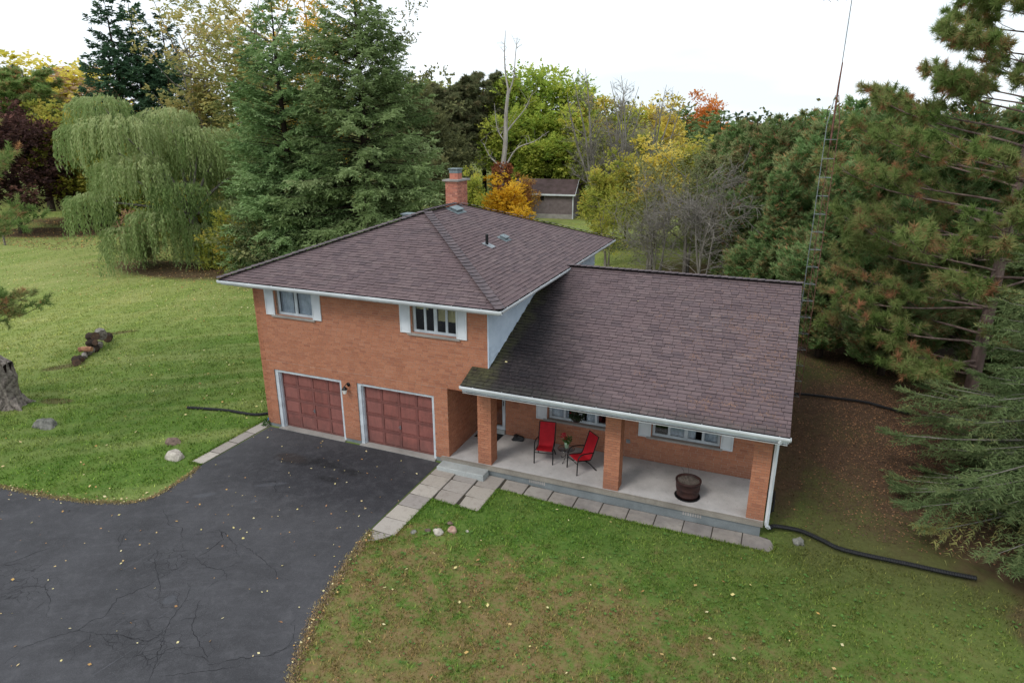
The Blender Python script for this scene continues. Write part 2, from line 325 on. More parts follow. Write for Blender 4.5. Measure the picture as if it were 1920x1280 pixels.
def m_door(name, c, c2):
    s = NT(name); n = s.noise(2.2, 5, .65); col = s.mix(s.rng(n, .35, .65), srgb(*c), srgb(*c2)); t = s.tint()
    col = s.mix(s.math('MULTIPLY', t, .35), col, srgb(150, 104, 98))
    d = s.noise(9, 4, .7, stretch=(1, 1, .18)); col = s.mix(s.rng(d, .48, .75, 0, .5), col, srgb(92, 66, 62)); f = s.noise(22, 4, .7); col = s.mix(s.rng(f, .55, .75, 0, .35), col, srgb(162, 120, 112))
    sp = s.n('ShaderNodeSeparateXYZ'); s.l(s.pos, sp.inputs[0]); lo = s.math('MULTIPLY', s.rng(sp.outputs[2], .5, .0, 0, .6), s.rng(n, .3, .6, .3, 1)); col = s.mix(lo, col, srgb(84, 66, 62))
    return s.bsdf(col, .7, 0, s.bump(d, .2, .004), .25)
MAT = dict(
 brick=m_brick(), mortar=m_mortar(), shingle=m_shingle(), shingle_moss=m_shingle('shingle_moss', True),
 cap=simple('ridge_cap_shingle', srgb(106, 94, 96), srgb(78, 72, 76), 5, .9, bump=.3),
 bed=simple('joint_sand', srgb(72, 66, 56), srgb(52, 48, 42), 12, 1.), butt_shadow=simple('shingle_butt_edge_shadow', srgb(34, 29, 31), None, 8, 1.), deck=simple('roof_felt', srgb(40, 36, 38), None, 3, .95),  # shingle butts: dark unweathered edge, also painting the shadow line of each course
 white=m_white(), shutter=m_white('shutter_paint', (218, 222, 226), (200, 204, 208), 2, .55), dirtywhite=m_white('gutter_metal', (224, 228, 232), (196, 200, 204), 1.2, .4),
 sidingshade=simple('siding_gap_shade', srgb(92, 104, 118), None, 3, .8), siding=m_white('siding_paint', (200, 212, 226), (182, 196, 212), 2.5, .5), soffit=m_white('soffit_paint', (196, 198, 200), (170, 172, 172), 2, .6),
 conc=m_conc(), slab=m_conc('porch_concrete', (196, 192, 190), (172, 168, 166)), lip=m_conc('slab_edge_concrete', (150, 144, 134), (122, 116, 108), .15), found=m_conc('foundation_concrete', (128, 134, 136), (104, 110, 112), .1), step=m_conc('step_concrete', (176, 180, 178), (150, 154, 154), .1),
 paver=m_paver(), ground=m_ground(), blade=m_blade(), dryblade=m_blade('dry_grass_blade', .75), asphalt=m_asphalt(),
 crack=simple('crack_shadow', srgb(26, 26, 30), None, 20, 1.),
 gdoor=m_door('garage_door_paint', (144, 88, 80), (122, 74, 68)), gframe=m_door('garage_door_rail_paint', (124, 76, 70), (102, 62, 58)),
 black=simple('black_plastic', srgb(24, 24, 26), srgb(34, 34, 36), 12, .45), blackmetal=simple('black_metal', srgb(22, 22, 24), srgb(36, 36, 38), 12, .4, .3),
 red=simple('red_sling_fabric', srgb(176, 22, 36), srgb(156, 16, 30), 9, .75, bump=.2, bscale=160), steel=simple('galvanised_metal', srgb(150, 156, 160), srgb(112, 116, 120), 8, .45, .5),
 rust=simple('rusty_metal', srgb(134, 98, 86), srgb(98, 68, 60), 9, .8, .2, bump=.2), barrel=simple('brown_barrel_plastic', srgb(62, 38, 34), srgb(44, 28, 27), 7, .6, bump=.1),
 soil2=simple('wet_leaf_debris', srgb(66, 58, 48), srgb(40, 36, 32), 12, 1., bump=.5), soil=simple('dry_soil', srgb(112, 102, 94), srgb(70, 62, 58), 30, 1., bump=.6), wood=simple('weathered_wood', srgb(146, 136, 128), srgb(74, 66, 62), 9, .9, bump=1., bscale=24), cutwood=simple('cut_wood', srgb(172, 126, 96), srgb(120, 84, 66), 8, .9, bump=.3),
 barkdark=m_bark('dark_bark', (74, 62, 54), (48, 41, 38)), barkgrey=m_bark('grey_bark', (152, 146, 138), (112, 106, 100)), barkpine=m_bark('pine_bark', (112, 92, 84), (74, 60, 56)), barkpine2=m_bark('red_pine_bark', (146, 126, 118), (98, 82, 78)), barkpale=m_bark('bleached_wood', (184, 178, 172), (138, 130, 124)),
 rockg=simple('grey_rock', srgb(132, 130, 122), srgb(84, 84, 80), 7, .95, bump=.8), rockw=simple('pale_rock', srgb(196, 188, 176), srgb(150, 142, 132), 6, .95, bump=.6), rockb=simple('brown_rock', srgb(132, 112, 100), srgb(92, 80, 72), 8, .95, bump=.7), rockp=simple('pink_rock', srgb(188, 158, 142), srgb(150, 116, 104), 9, .95, bump=.5),
 bluevent=simple('grey_vent_metal', srgb(126, 138, 142), srgb(96, 106, 110), 9, .6), doorwood=simple('varnished_door_wood', srgb(150, 84, 48), srgb(112, 58, 36), 5, .5),
 curtain=simple('sheer_curtain', srgb(214, 222, 232), srgb(172, 182, 194), 4, .9), curtain2=simple('cream_blind', srgb(222, 210, 160), srgb(190, 178, 134), 3, .9), room=simple('dark_room', srgb(38, 36, 36), srgb(26, 25, 25), 2, .9),
 barn=simple('weathered_shed_board', srgb(126, 114, 114), srgb(106, 95, 96), 3, .9, bump=.2), barnroof=simple('shed_roof_shingle', srgb(98, 82, 82), srgb(78, 66, 62), 1.6, .95),
 pot=simple('mint_ceramic', srgb(186, 214, 186), srgb(170, 198, 170), 6, .4), flower=simple('red_petals', srgb(200, 24, 60), srgb(170, 16, 50), 30, .7), leafg=simple('houseplant_leaf', srgb(70, 104, 42), srgb(40, 66, 30), 30, .7), leafdk=simple('basket_leaf', srgb(44, 62, 34), srgb(28, 40, 24), 30, .7),
 blue=simple('blue_plastic', srgb(40, 130, 200), srgb(30, 110, 180), 9, .5), tanc=simple('tan_leaf', srgb(150, 120, 80), srgb(110, 86, 60), 30, .8),
)
def glass():
    s = NT('window_glass'); g = s.n('ShaderNodeBsdfGlossy'); g.inputs['Roughness'].default_value = .03; g.inputs['Color'].default_value = (.9, .93, .95, 1)
    t = s.n('ShaderNodeBsdfTransparent'); t.inputs['Color'].default_value = (.9, .92, .93, 1)
    f = s.n('ShaderNodeLayerWeight'); f.inputs[0].default_value = .5; fa = s.math('ADD', s.math('MULTIPLY', s.math('POWER', f.outputs['Facing'], 4.), .8), .05, clamp=True)
    m = s.n('ShaderNodeMixShader'); s.l(fa, m.inputs[0]); s.l(t.outputs[0], m.inputs[1]); s.l(g.outputs[0], m.inputs[2]); s.l(m.outputs[0], s.out.inputs[0]); return s.m
MAT['glass'] = glass()
def litter():
    s = NT('fallen_leaf'); col = s.ramp(s.rawtint(), [(0, srgb(206, 190, 120)), (.2, srgb(214, 202, 158)), (.4, srgb(190, 150, 84)), (.6, srgb(160, 118, 84)), (.8, srgb(116, 88, 70)), (1, srgb(84, 66, 56))])
    return s.bsdf(col, .8, 0, None, .2)
MAT['litter'] = litter()

# ================================================================== GROUND, DRIVEWAY, PATHS
def grid_axis(fine0, fine1, step, far):
    a = list(np.arange(fine0, fine1+.001, step)); s = step; x = fine1
    while x < far: s *= 1.5; x += s; a.append(x)
    s = step; x = fine0
    while x > -far: s *= 1.5; x -= s; a.insert(0, x)
    return np.array(a)
gx = grid_axis(-20, 30, .5, 900); gy = grid_axis(-20, 30, .5, 900)
X, Y = np.meshgrid(gx, gy); Z = gz(X) + .015*np.sin(X*.9+1)*np.cos(Y*.8)*(np.abs(X) > 30)
V = np.stack([X.ravel(), Y.ravel(), Z.ravel()], 1); nx, ny = len(gx), len(gy)
ii, jj = np.meshgrid(np.arange(nx-1), np.arange(ny-1)); i0 = (jj*nx+ii).ravel()
me = npmesh('ground', V, np.stack([i0, i0+1, i0+nx+1, i0+nx], 1), np.zeros(len(i0)))
link('ground', me, MAT['ground'], kind='structure')

def smooth_poly(P, it=2, keep=()):
    for _ in range(it):
        Q = []
        for i in range(len(P)-1):
            a, b = P[i], P[i+1]
            Q += [(a[0]*.75+b[0]*.25, a[1]*.75+b[1]*.25), (a[0]*.25+b[0]*.75, a[1]*.25+b[1]*.75)]
        P = [P[0]]+Q+[P[-1]]
    return P
edgeL = smooth_poly([(-60, -16.5), (-30, -10.5), (-12, -7.2), (-4.41, -6.33), (-3.15, -6.22), (-1.79, -6.06), (-.38, -5.66), (.15, -5.32), (.30, -4.81), (.25, -4.02), (.08, -3.2)])
edgeR = smooth_poly([(6.95, -4.1), (7.05, -4.6), (7.11, -5.09), (7.3, -5.89), (7.42, -6.44), (7.58, -7.12), (7.89, -7.84), (8.13, -8.43), (8.37, -8.82), (9.2, -10.5), (10.5, -13), (13, -20), (17, -34)])
def jag(P, a, step, rs):
    rr = random.Random(rs); Q = []
    for i in range(len(P)-1):
        p, q = P[i], P[i+1]; L = math.hypot(q[0]-p[0], q[1]-p[1]); n = max(1, int(L/step)) if L < 6 else 1
        for k in range(n):
            t = k/n; Q.append((p[0]+(q[0]-p[0])*t+rr.uniform(-a, a), p[1]+(q[1]-p[1])*t+rr.uniform(-a, a)))
    return Q+[P[-1]]
edgeLj, edgeRj = jag(edgeL, .03, .12, 1), jag(edgeR, .035, .12, 2)
drive = edgeLj + [(.08, -3.1), (.10, -.09), (6.86, -.09), (6.88, -4.0)] + edgeRj + [(-60, -34)]
def flat(name, poly, dz, m, thick=0., parent=None, mi=0, **k):
    mb = MB(); top = [(x, y, gzf(x)+dz) for x, y in poly]
    if thick: mb.prism([(x, y, z-thick) for x, y, z in top], (0, 0, thick))
    else: mb.add(top, [tuple(range(len(top)))])
    return mb.obj(name, m, parent, **k)
import bmesh
def flat_tri(name, poly, dz, m, **k):      # concave polygon, triangulated, draped on the terrain
    bm = bmesh.new(); vs = [bm.verts.new((x, y, 0)) for x, y in poly]; f = bm.faces.new(vs)
    bmesh.ops.triangulate(bm, faces=[f])
    for x in (5.5, 6, 6.5, 7, 7.5, 8, 8.5, 9, 10, 11, 12, 13): bmesh.ops.bisect_plane(bm, geom=bm.verts[:]+bm.edges[:]+bm.faces[:], plane_co=(x, 0, 0), plane_no=(1, 0, 0))
    for v in bm.verts: v.co.z = gzf(v.co.x)+dz
    bmesh.ops.recalc_face_normals(bm, faces=bm.faces[:])
    for f in bm.faces:
        if f.normal.z < 0: f.normal_flip()
    me = bpy.data.meshes.new(name); bm.to_mesh(me); bm.free(); return link(name, me, m, **k)
dw = flat_tri('driveway', drive, .012, MAT['asphalt'], kind='structure')
CR = [[(2.84,-10.7),(2.74,-10.19),(3.01,-9.73),(3.32,-9.45),(3.29,-9.13),(3.45,-8.93),(3.18,-8.44),(3.38,-8.01),(3.49,-7.53),(3.55,-7.19),(3.57,-6.87)],[(3.33,-9.42),(3.78,-9.35),(4.26,-9.19),(4.89,-9.11),(5.04,-8.95),(4.94,-8.63),(4.81,-8.31),(4.58,-7.8),(4.26,-7.36)],[(5.86,-9.85),(5.58,-9.46),(5.25,-9.04),(4.89,-8.53)],[(5.93,-9.67),(6.33,-9.4),(6.69,-9.17),(7.12,-8.85)],[(6.54,-9.07),(7.04,-8.66),(7.54,-8.39),(7.68,-7.93)],[(6.54,-9.07),(6.1,-8.79),(5.57,-8.55),(5.15,-8.1),(4.93,-7.79)],[(3.45,-6.58),(4.12,-6.8),(4.62,-6.75),(4.98,-6.99)],[(1.09,-5.4),(1.86,-5.89),(2.31,-5.85),(2.74,-6.27),(3.12,-6.55)],[(1.54,-7.12),(1.16,-6.65),(1.01,-6.19)],[(-.48,-8.69),(-.27,-8.28),(-.19,-7.96),(-.03,-7.68)],[(.69,-9.4),(.78,-9.08),(.98,-8.86),(1.29,-8.8),(1.81,-9.01),(2.34,-9.45)],[(2.42,-6.67),(2.86,-7.16),(3.28,-7.46),(3.72,-7.73),(4.02,-8.03)],[(4.95,-9.11),(5.05,-9.46),(5.42,-9.42),(5.49,-9.11),(5.7,-8.96),(6.03,-8.83)],[(3.57,-6.87),(3.7,-6.4),(3.67,-5.8),(3.36,-5.56),(4.13,-5.87),(4.63,-6.26)],[(4.16,-5.77),(5.02,-6.02),(5.64,-6.25)],[(2.3,-3.3),(2.9,-3.0),(3.3,-3.5),(3.9,-3.3)],[(1.4,-3.2),(1.9,-2.6),(2.7,-2.5)]]
rr = random.Random(5); mb = MB()
def crack(P, w0, depth=0):
    Q = [P[0]]
    for a, b in zip(P, P[1:]):
        n = max(2, int(math.hypot(b[0]-a[0], b[1]-a[1])/.07))
        for k in range(1, n+1): Q.append((a[0]+(b[0]-a[0])*k/n+rr.gauss(0, .018), a[1]+(b[1]-a[1])*k/n+rr.gauss(0, .018)))
    top = []
    for i, p in enumerate(Q):
        a, b = Q[max(i-1, 0)], Q[min(i+1, len(Q)-1)]; dx, dy = b[0]-a[0], b[1]-a[1]; L = math.hypot(dx, dy) or 1
        ww = w0*rr.uniform(.35, 1.25)*(.35+.65*math.sin(math.pi*min(1, (i+.6)/len(Q)))); z = gzf(p[0])+.016
        top.append(((p[0]-dy/L*ww, p[1]+dx/L*ww, z), (p[0]+dy/L*ww, p[1]-dx/L*ww, z)))
        if depth < 2 and rr.random() < .11:
            an = math.atan2(dy, dx)+rr.choice((-1, 1))*rr.uniform(.5, 1.4); s = [p]
            for _ in range(rr.randint(1, 4)): an += rr.gauss(0, .5); s.append((s[-1][0]+math.cos(an)*.2, s[-1][1]+math.sin(an)*.2))
            crack(s, w0*.6, depth+1)
    for (a, b), (c, d) in zip(top, top[1:]): mb.add([a, b, d, c], [(0, 1, 2, 3)])
for c in CR: crack(c, .0048)
cr_o = mb.obj('crack', MAT['crack'], dw, kind='stuff')

# paving slabs: each a child of its path, sunk in the lawn with open joints
SLAB = {}
def slab(path, x0, x1, y0, y1, poly=None, dz=.02):
    rr_ = random.Random(int(x0*977+y0*313)); j = .013
    if poly is None: poly = [(x0+j, y0+j), (x1-j, y0+j), (x1-j, y1-j), (x0+j, y1-j)]
    cx, cy = (x0+x1)/2, (y0+y1)/2; mbb = MB()
    n = len(poly); tl = [rr_.gauss(0, .004), rr_.gauss(0, .005)]
    b = [(x-cx, y-cy, -.05) for x, y in poly]; f = lambda x, y: (x-cx)*tl[0]+(y-cy)*tl[1]+rr_.uniform(-.002, .002)
    m1 = [(x-cx, y-cy, dz-.008) for x, y in poly]; t = [((x-cx)*.985, (y-cy)*.985, dz+f(x, y)) for x, y in poly]
    mbb.add(b+m1+t, [(i, (i+1) % n, n+(i+1) % n, n+i) for i in range(n)]+[(n+i, n+(i+1) % n, 2*n+(i+1) % n, 2*n+i) for i in range(n)]+[tuple(range(2*n, 3*n))])
    return mbb.obj('paving_slab', MAT['paver'], path, loc=(cx, cy, gzf(cx)))
path1 = empty('side_path', kind='structure')
for k, y in enumerate([.02, -.76, -1.54, -2.32]): slab(path1, -.43, .04, y-.77, y, dz=.016)
slab(path1, -.42, .0, -.0, .62)
path2 = empty('front_path', kind='structure')
ys = [-.09, -.81, -1.42, -2.01, -2.64, -3.30, -3.96]
for a, b in zip(ys[1:], ys): slab(path2, 6.9, 7.63, a, b)
slab(path2, 6.9, 7.6, -4.4, -3.97, [(6.93, -3.98), (7.03, -4.22), (7.1, -4.40), (7.26, -4.36), (7.5, -4.06), (7.54, -3.98)])
for a, b in ((-.81, -.09), (-1.42, -.81), (-2.02, -1.42)):
    slab(path2, 7.63, 8.38, a, b); slab(path2, 8.38, 9.11, a, b)
xs = [9.12, 9.89, 10.65, 11.41, 12.17, 12.93, 13.69, 14.45, 15.21, 15.97]
for a, b in zip(xs, xs[1:]): slab(path2, a, b, -.70, -.085)
slab(path2, 15.97, 16.75, -.72, -.09, [(15.98, -.70), (16.7, -.71), (16.76, -.42), (16.66, -.16), (16.38, -.09), (15.98, -.09)])
flat('path_bed', [(-.44, -3.1), (.05, -3.1), (.05, .6), (-.44, .6)], .006, MAT['bed'], parent=path1)
for k_, (a, b, c, d) in enumerate([(6.9, 7.63, -3.97, -.08), (7.63, 9.12, -2.02, -.08)]+[(a, b, -.70, -.07) for a, b in zip(xs, xs[1:])]+[(15.97, 16.6, -.69, -.08)]): flat('path_bed', [(a, c), (b, c), (b, d), (a, d)], .006, MAT['bed'], parent=path2)
PAVED = [(-.45, .06, -3.12, .62), (6.88, 7.65, -4.0, -.1), (7.6, 9.13, -2.03, -.1), (9.1, 16.72, -.72, -.05)]

# ================================================================== HOUSE
W1, WG, W2, D1, ZS, YP = 8.5355, 7.1621, 16.4347, 11.17, .2007, 2.1463
house = empty('house', (0, 0, 0), label='two storey red brick house with brown shingled roofs, double garage and covered porch', cat='house')
def rects(u0, u1, z0, z1, ops):
    us = sorted({u0, u1, *[min(max(q, u0), u1) for o in ops for q in o[:2]]}); zs = sorted({z0, z1, *[min(max(q, z0), z1) for o in ops for q in o[2:]]})
    out = []
    for a, b in zip(us, us[1:]):
        for c, d in zip(zs, zs[1:]):
            m, n = (a+b)/2, (c+d)/2
            if b-a > 1e-6 and d-c > 1e-6 and not any(o[0] < m < o[1] and o[2] < n < o[3] for o in ops): out.append((a, b, c, d))
    return out
BR_L, BR_H, JT, PROUD = .215, .066, .0105, .0055
class Wall:      # vertical wall: origin, unit direction u, outward normal n
    def __init__(s, o, u, n): s.o, s.u, s.n = Vector(o), Vector(u), Vector(n)
    def p(s, u, z, d=0.): return s.o+s.u*u+s.n*d+Vector((0, 0, z))
def brick_rows(u0, u1, z0, z1, ops, top=None):
    out = []; k = 0; z = z0; rr_ = random.Random(int(u1*100)); ph = rr_.random()
    while z+BR_H < z1+.02:
        off = (k % 2)*.5*(BR_L+JT); spans = [(u0, u1)] if top is None else [top(z+BR_H/2)]
        for o in ops:
            if o[2] < z+BR_H*.6 and o[3] > z+BR_H*.4:
                ns = []
                for a, b in spans:
                    if o[1] <= a or o[0] >= b: ns.append((a, b))
                    else:
                        if o[0] > a: ns.append((a, o[0]))
                        if o[1] < b: ns.append((o[1], b))
                spans = ns
        for a, b in spans:
            if b-a < .03: continue
            x = u0-off+math.floor((a-u0+off)/(BR_L+JT))*(BR_L+JT)-rr_.random()*.045
            while x < b-.02:
                bl = BR_L+rr_.uniform(-.02, .02); p, q = max(x, a), min(x+bl, b)
                if q-p > .02: out.append((p, q, z, min(z+BR_H, z1)))
                x += bl+JT
        z += BR_H+JT; k += 1
    return out
def brick_mesh(wall, rows, name='brick_courses', rs=0, parent=None):
    A = np.array(rows, float); n = len(A); r = np.random.default_rng(rs)
    u, nn = np.array(wall.u), np.array(wall.n); o = np.array(wall.o)
    d = PROUD+r.normal(0, .0014, n); jz = r.normal(0, .0012, (n, 2))
    V = np.zeros((n, 8, 3)); k = 0
    for dd in (0, 1):
        for (iu, iz) in ((0, 2), (1, 2), (1, 3), (0, 3)):
            V[:, k] = o+u*A[:, iu, None]+nn*((d if dd else -.01*np.ones(n))[:, None]); V[:, k, 2] += A[:, iz]+jz[:, 0]; k += 1
    if np.cross(u, [0, 0, 1]) @ nn < 0: fa = [(4, 7, 6, 5), (0, 1, 5, 4)[::-1], (1, 2, 6, 5)[::-1], (2, 3, 7, 6)[::-1], (3, 0, 4, 7)[::-1]]
    else: fa = [(4, 5, 6, 7), (0, 1, 5, 4), (1, 2, 6, 5), (2, 3, 7, 6), (3, 0, 4, 7)]
    Fq = (np.array(fa)[None]+8*np.arange(n)[:, None, None]).reshape(-1, 4)
    me = npmesh(name, V.reshape(-1, 3), Fq, np.repeat(r.random(n), 5))
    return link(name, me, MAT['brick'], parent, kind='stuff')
def brick_wall(wall, u0, u1, z0, z1, ops=(), reveal=.12, top=None, label=None, thick=.2, rs=1):
    ops = [o for o in ops]
    mb = MB()
    for a, b, c, d in rects(u0, u1, z0, z1, ops):
        if top:
            pts = [(top(c)[0], c), (top(c)[1], c), (top(d)[1], d), (top(d)[0], d)]
        else: pts = [(a, c), (b, c), (b, d), (a, d)]
        P = [wall.p(u, z) for u, z in pts]
        mb.prism(P, -wall.n*thick)
    m = mb.obj('wall', MAT['mortar'], house)
    if label: m['label'] = label
    brick_mesh(wall, brick_rows(u0, u1, z0, z1, ops, top), rs=rs, parent=m)
    return m
# openings (u0,u1,z0,z1)
G1 = (.50, 3.26, -.2, 2.2); G2 = (3.86, 6.69, -.2, 2.21); UW1 = (.93, 2.385, 4.17, 5.12); UW2 = (6.05, 7.545, 4.165, 5.12)
Wf = Wall((0, 0, 0), (1, 0, 0), (0, -1, 0))
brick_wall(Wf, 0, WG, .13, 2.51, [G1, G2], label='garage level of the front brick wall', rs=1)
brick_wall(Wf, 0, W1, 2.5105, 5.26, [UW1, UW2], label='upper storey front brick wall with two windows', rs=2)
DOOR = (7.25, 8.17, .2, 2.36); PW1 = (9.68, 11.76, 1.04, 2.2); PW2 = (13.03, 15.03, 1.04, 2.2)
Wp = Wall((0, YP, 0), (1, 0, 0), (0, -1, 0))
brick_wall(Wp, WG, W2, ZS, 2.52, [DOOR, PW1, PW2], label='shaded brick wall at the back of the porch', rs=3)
brick_wall(Wall((WG, 0, 0), (0, 1, 0), (1, 0, 0)), 0.003, YP-.001, ZS, 2.508, (), label='brick side of the garage beside the porch', rs=4)
brick_wall(Wall((0, 0, 0), (0, 1, 0), (-1, 0, 0)), 0, D1, .13, 5.26, (), label='left side brick wall', rs=5)
# right gable end of the low wing: rises to the roof slope
Wr = Wall((W2, 0, 0), (0, 1, 0), (1, 0, 0)); ysl = (5.3449-3.06)/(5.5384+.80)
def gable(z):
    if z <= 2.9: return (YP, 9.9)
    h = (5.12-z)/ysl; return (max(YP, 5.54-h), min(9.9, 5.54+h))
mb = MB(); P = [(YP, -.1), (9.9, -.1), (9.9, 3.3), (5.54, 5.05), (YP, 3.72)]
mb.prism([Wr.p(u, z) for u, z in P], -Wr.n*.2)
mw = mb.obj('wall', MAT['mortar'], house, label='right gable end brick wall'); brick_mesh(Wr, brick_rows(YP, 9.9, -.05, 5.0, (), gable), rs=6, parent=mw)
brick_wall(Wall((0, D1, 0), (1, 0, 0), (0, 1, 0)), 0, W1, .13, 5.26, (), label='rear brick wall', rs=7)
brick_wall(Wall((W1, 9.9, 0), (1, 0, 0), (0, 1, 0)), 0, W2-W1, -.05, 3.2, (), label='rear brick wall of the low wing', rs=8)
# foundation
for q_ in ((.003, .5, .012, .3, -.3, .13), (3.26, 3.86, .012, .3, -.3, .13), (6.69, WG-.003, .012, .3, -.3, .13), (.012, .25, .3, D1-.3, -.3, .13), (.012, W1, D1-.3, D1-.012, -.3, .13), (W2-.2, W2-.012, YP, 9.85, -.35, -.05), (W1, W2-.2, 9.7, 9.85, -.3, -.05)):
    MB().box(*q_).obj('foundation', MAT['found'], house)
# floors / inner ceiling so nothing is hollow seen through the windows
mb = MB(); mb.box(.25, W1-.02, .25, D1-.25, 2.6, 2.75); mb.box(WG+.25, W2-.25, YP+.25, 9.6, .0, .2); mb.box(WG+.2, W2-.2, YP+.9, YP+.95, .2, 2.6); mb.box(.2, W1-.2, 1.3, 1.35, 2.75, 5.2)
mb.obj('interior_partition', MAT['room'], house)

# siding on the right upper wall: overlapping boards, each its own part
n = 14; h = (5.24-2.75)/n
for k in range(n):
    z = 2.75+k*h; mb = MB()
    mb.prism([(W1, .012, z), (W1+.045, .012, z), (W1+.012, .012, z+h-.012), (W1, .012, z+h-.012)][::-1], (0, D1-.03, 0))
    mb.obj('siding_board', MAT['siding'], house)
mb = MB(); mb.box(W1-.15, W1, .15, D1-.15, 2.7, 5.24); mb.obj('wall', MAT['sidingshade'], house, label='pale blue sided upper wall above the low roof')  # backing coloured dark so the gaps read as shadow lines between boards
mb = MB(); mb.box(W1, W1+.035, -.0075, .0105, 2.9, 5.24); mb.obj('corner_trim', MAT['siding'], house)

# ------------------------------------------------------------------ roofs
OH = .70
E = 5.36; AP1 = Vector((W1/2, 4.268, 7.173)); AP2 = Vector((W1/2, 6.905, 7.173))
x0, x1, y0, y1 = -OH, W1+OH, -OH, D1+OH
A, B, Cc, D = Vector((x0, y0, E)), Vector((x1, y0, E)), Vector((x1, y1, E)), Vector((x0, y1, E))
mb = MB(); dn = Vector((0, 0, -.09))
for P in ([A, B, AP1], [B, Cc, AP2, AP1], [Cc, D, AP2], [D, A, AP1, AP2]): mb.prism([p+Vector((0, 0, -.004)) for p in P], dn)
uroof = mb.obj('upper_roof', MAT['deck'], house)
yE, zE, yR, zR = -.80, 3.06, 5.5384, 5.357
yB = yR+(yR-yE); xl0, xl1 = 8.0377, 16.7508
mb = MB()
P = [Vector((W1+.002, yE, zE)), Vector((xl1, yE, zE)), Vector((xl1, yR, zR)), Vector((W1+.002, yR, zR))]; mb.prism([p+Vector((0, 0, -.004)) for p in P], dn)
P2 = [Vector((xl0, yE, zE)), Vector((W1+.002, yE, zE)), Vector((W1+.002, -.006, zE+(-.006-yE)*ysl)), Vector((xl0, -.006, zE+(-.006-yE)*ysl))]; mb.prism([p+Vector((0, 0, -.004)) for p in P2], dn)
P3 = [Vector((W1+.002, yR, zR)), Vector((xl1, yR, zR)), Vector((xl1, yB, zE)), Vector((W1+.002, yB, zE))]; mb.prism([p+Vector((0, 0, -.004)) for p in P3], dn)
lroof = mb.obj('lower_roof', MAT['deck'], house)

def roof_rows(o, uv, sv, span, length, expo=.143, seed=0, wmin=.17, wmax=.36):
    """o eave origin, uv unit along the eave, sv unit up the slope, span(s)->(u0,u1). Returns list of tabs (u0,u1,s0)"""
    r = random.Random(seed); out = []; k = 0; s = -.02
    while s < length-.02:
        sj = s+r.uniform(-.005, .005)
        a, b = span(max(0, s+.5*expo)); u = a-r.random()*.2
        while u < b-.01:
            w_ = r.uniform(wmin, wmax); p, q = max(u, a), min(u+w_-.009, b)
            if q-p > .02: out.append((p, q, sj+r.uniform(-.003, .003), r.choice((.016, .020, .026)), r.random()))
            u += w_
        s += expo; k += 1
    return out
def tab_verts(o, uv, sv, nv, t, L=.152):
    p, q, s, th, _ = t; r = []
    for (u, ss, h_) in ((p, s, 0), (q, s, 0), (q, s+L, 0), (p, s+L, 0), (p, s, th), (q, s, th), (q, s+L, th*.25+.001), (p, s+L, th*.25+.001)):
        r.append(o+uv*u+sv*ss+nv*h_)
    return r
TF = [(4, 5, 6, 7), (1, 2, 6, 5), (3, 0, 4, 7)]; TE = [(0, 1, 5, 4)]
def shingle_field(parent, m, parts):
    mb = MB()
    for o, uv, sv, nv, tabs in parts:
        flip = uv.cross(sv).dot(nv) < 0
        for t in tabs:
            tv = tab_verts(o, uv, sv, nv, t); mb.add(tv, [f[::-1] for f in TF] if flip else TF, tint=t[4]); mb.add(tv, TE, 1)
    return mb.obj('shingle_courses', [m, MAT['butt_shadow']], parent, kind='stuff')
def plane(o, e, apex):     # eave origin, eave direction, any upslope point
    uv = (e-o).normalized(); d = apex-o; sv = (d-uv*d.dot(uv)).normalized(); nv = uv.cross(sv)
    if nv.z < 0: nv = -nv
    return o, uv, sv, nv
def hip_face(a, b, c, d):    # a,b eave; c above b side, d above a side (may coincide)
    o, uv, sv, nv = plane(a, b, d); L = (d-a).dot(sv); ub = (b-a).length; ud = (d-a).dot(uv); uc = (c-a).dot(uv)
    return (o, uv, sv, nv, roof_rows(o, uv, sv, lambda s: (ud*s/L, ub+(uc-ub)*s/L), L, seed=int(ub*31+ud*7)))
shingle_field(uroof, MAT['shingle'], [hip_face(A, B, AP1, AP1), hip_face(B, Cc, AP2, AP1), hip_face(Cc, D, AP2, AP2), hip_face(D, A, AP1, AP2)])
# lower roof front slope: nearest tabs are single objects
o, uv, sv, nv = plane(Vector((xl0, yE, zE)), Vector((xl1, yE, zE)), Vector((xl0, yR, zR)))
L = (Vector((xl0, yR, zR))-o).dot(sv); cut = (-.006-yE)/(yR-yE)*L
tabs = roof_rows(o, uv, sv, lambda s: ((0 if s < cut else W1+.03-xl0), xl1-xl0), L, seed=3, wmin=.2, wmax=.36)
tabs.sort(key=lambda t: ((o+uv*((t[0]+t[1])/2)+sv*t[2])-CAMP).length)
for t in tabs[:300]:
    mb = MB(); c = o+uv*((t[0]+t[1])/2)+sv*t[2]
    tv = [v-c for v in tab_verts(o, uv, sv, nv, t)]; mb.add(tv, TF); mb.add(tv, TE, 1); mb.obj('shingle', [MAT['shingle_moss'], MAT['butt_shadow']], lroof, loc=c)
o2, uv2, sv2, nv2 = plane(Vector((xl1, yB, zE)), Vector((W1, yB, zE)), Vector((xl1, yR, zR)))
shingle_field(lroof, MAT['shingle_moss'], [(o, uv, sv, nv, tabs[300:]), (o2, uv2, sv2, nv2, roof_rows(o2, uv2, sv2, lambda s: (0, xl1-W1-.03), L, seed=9))])
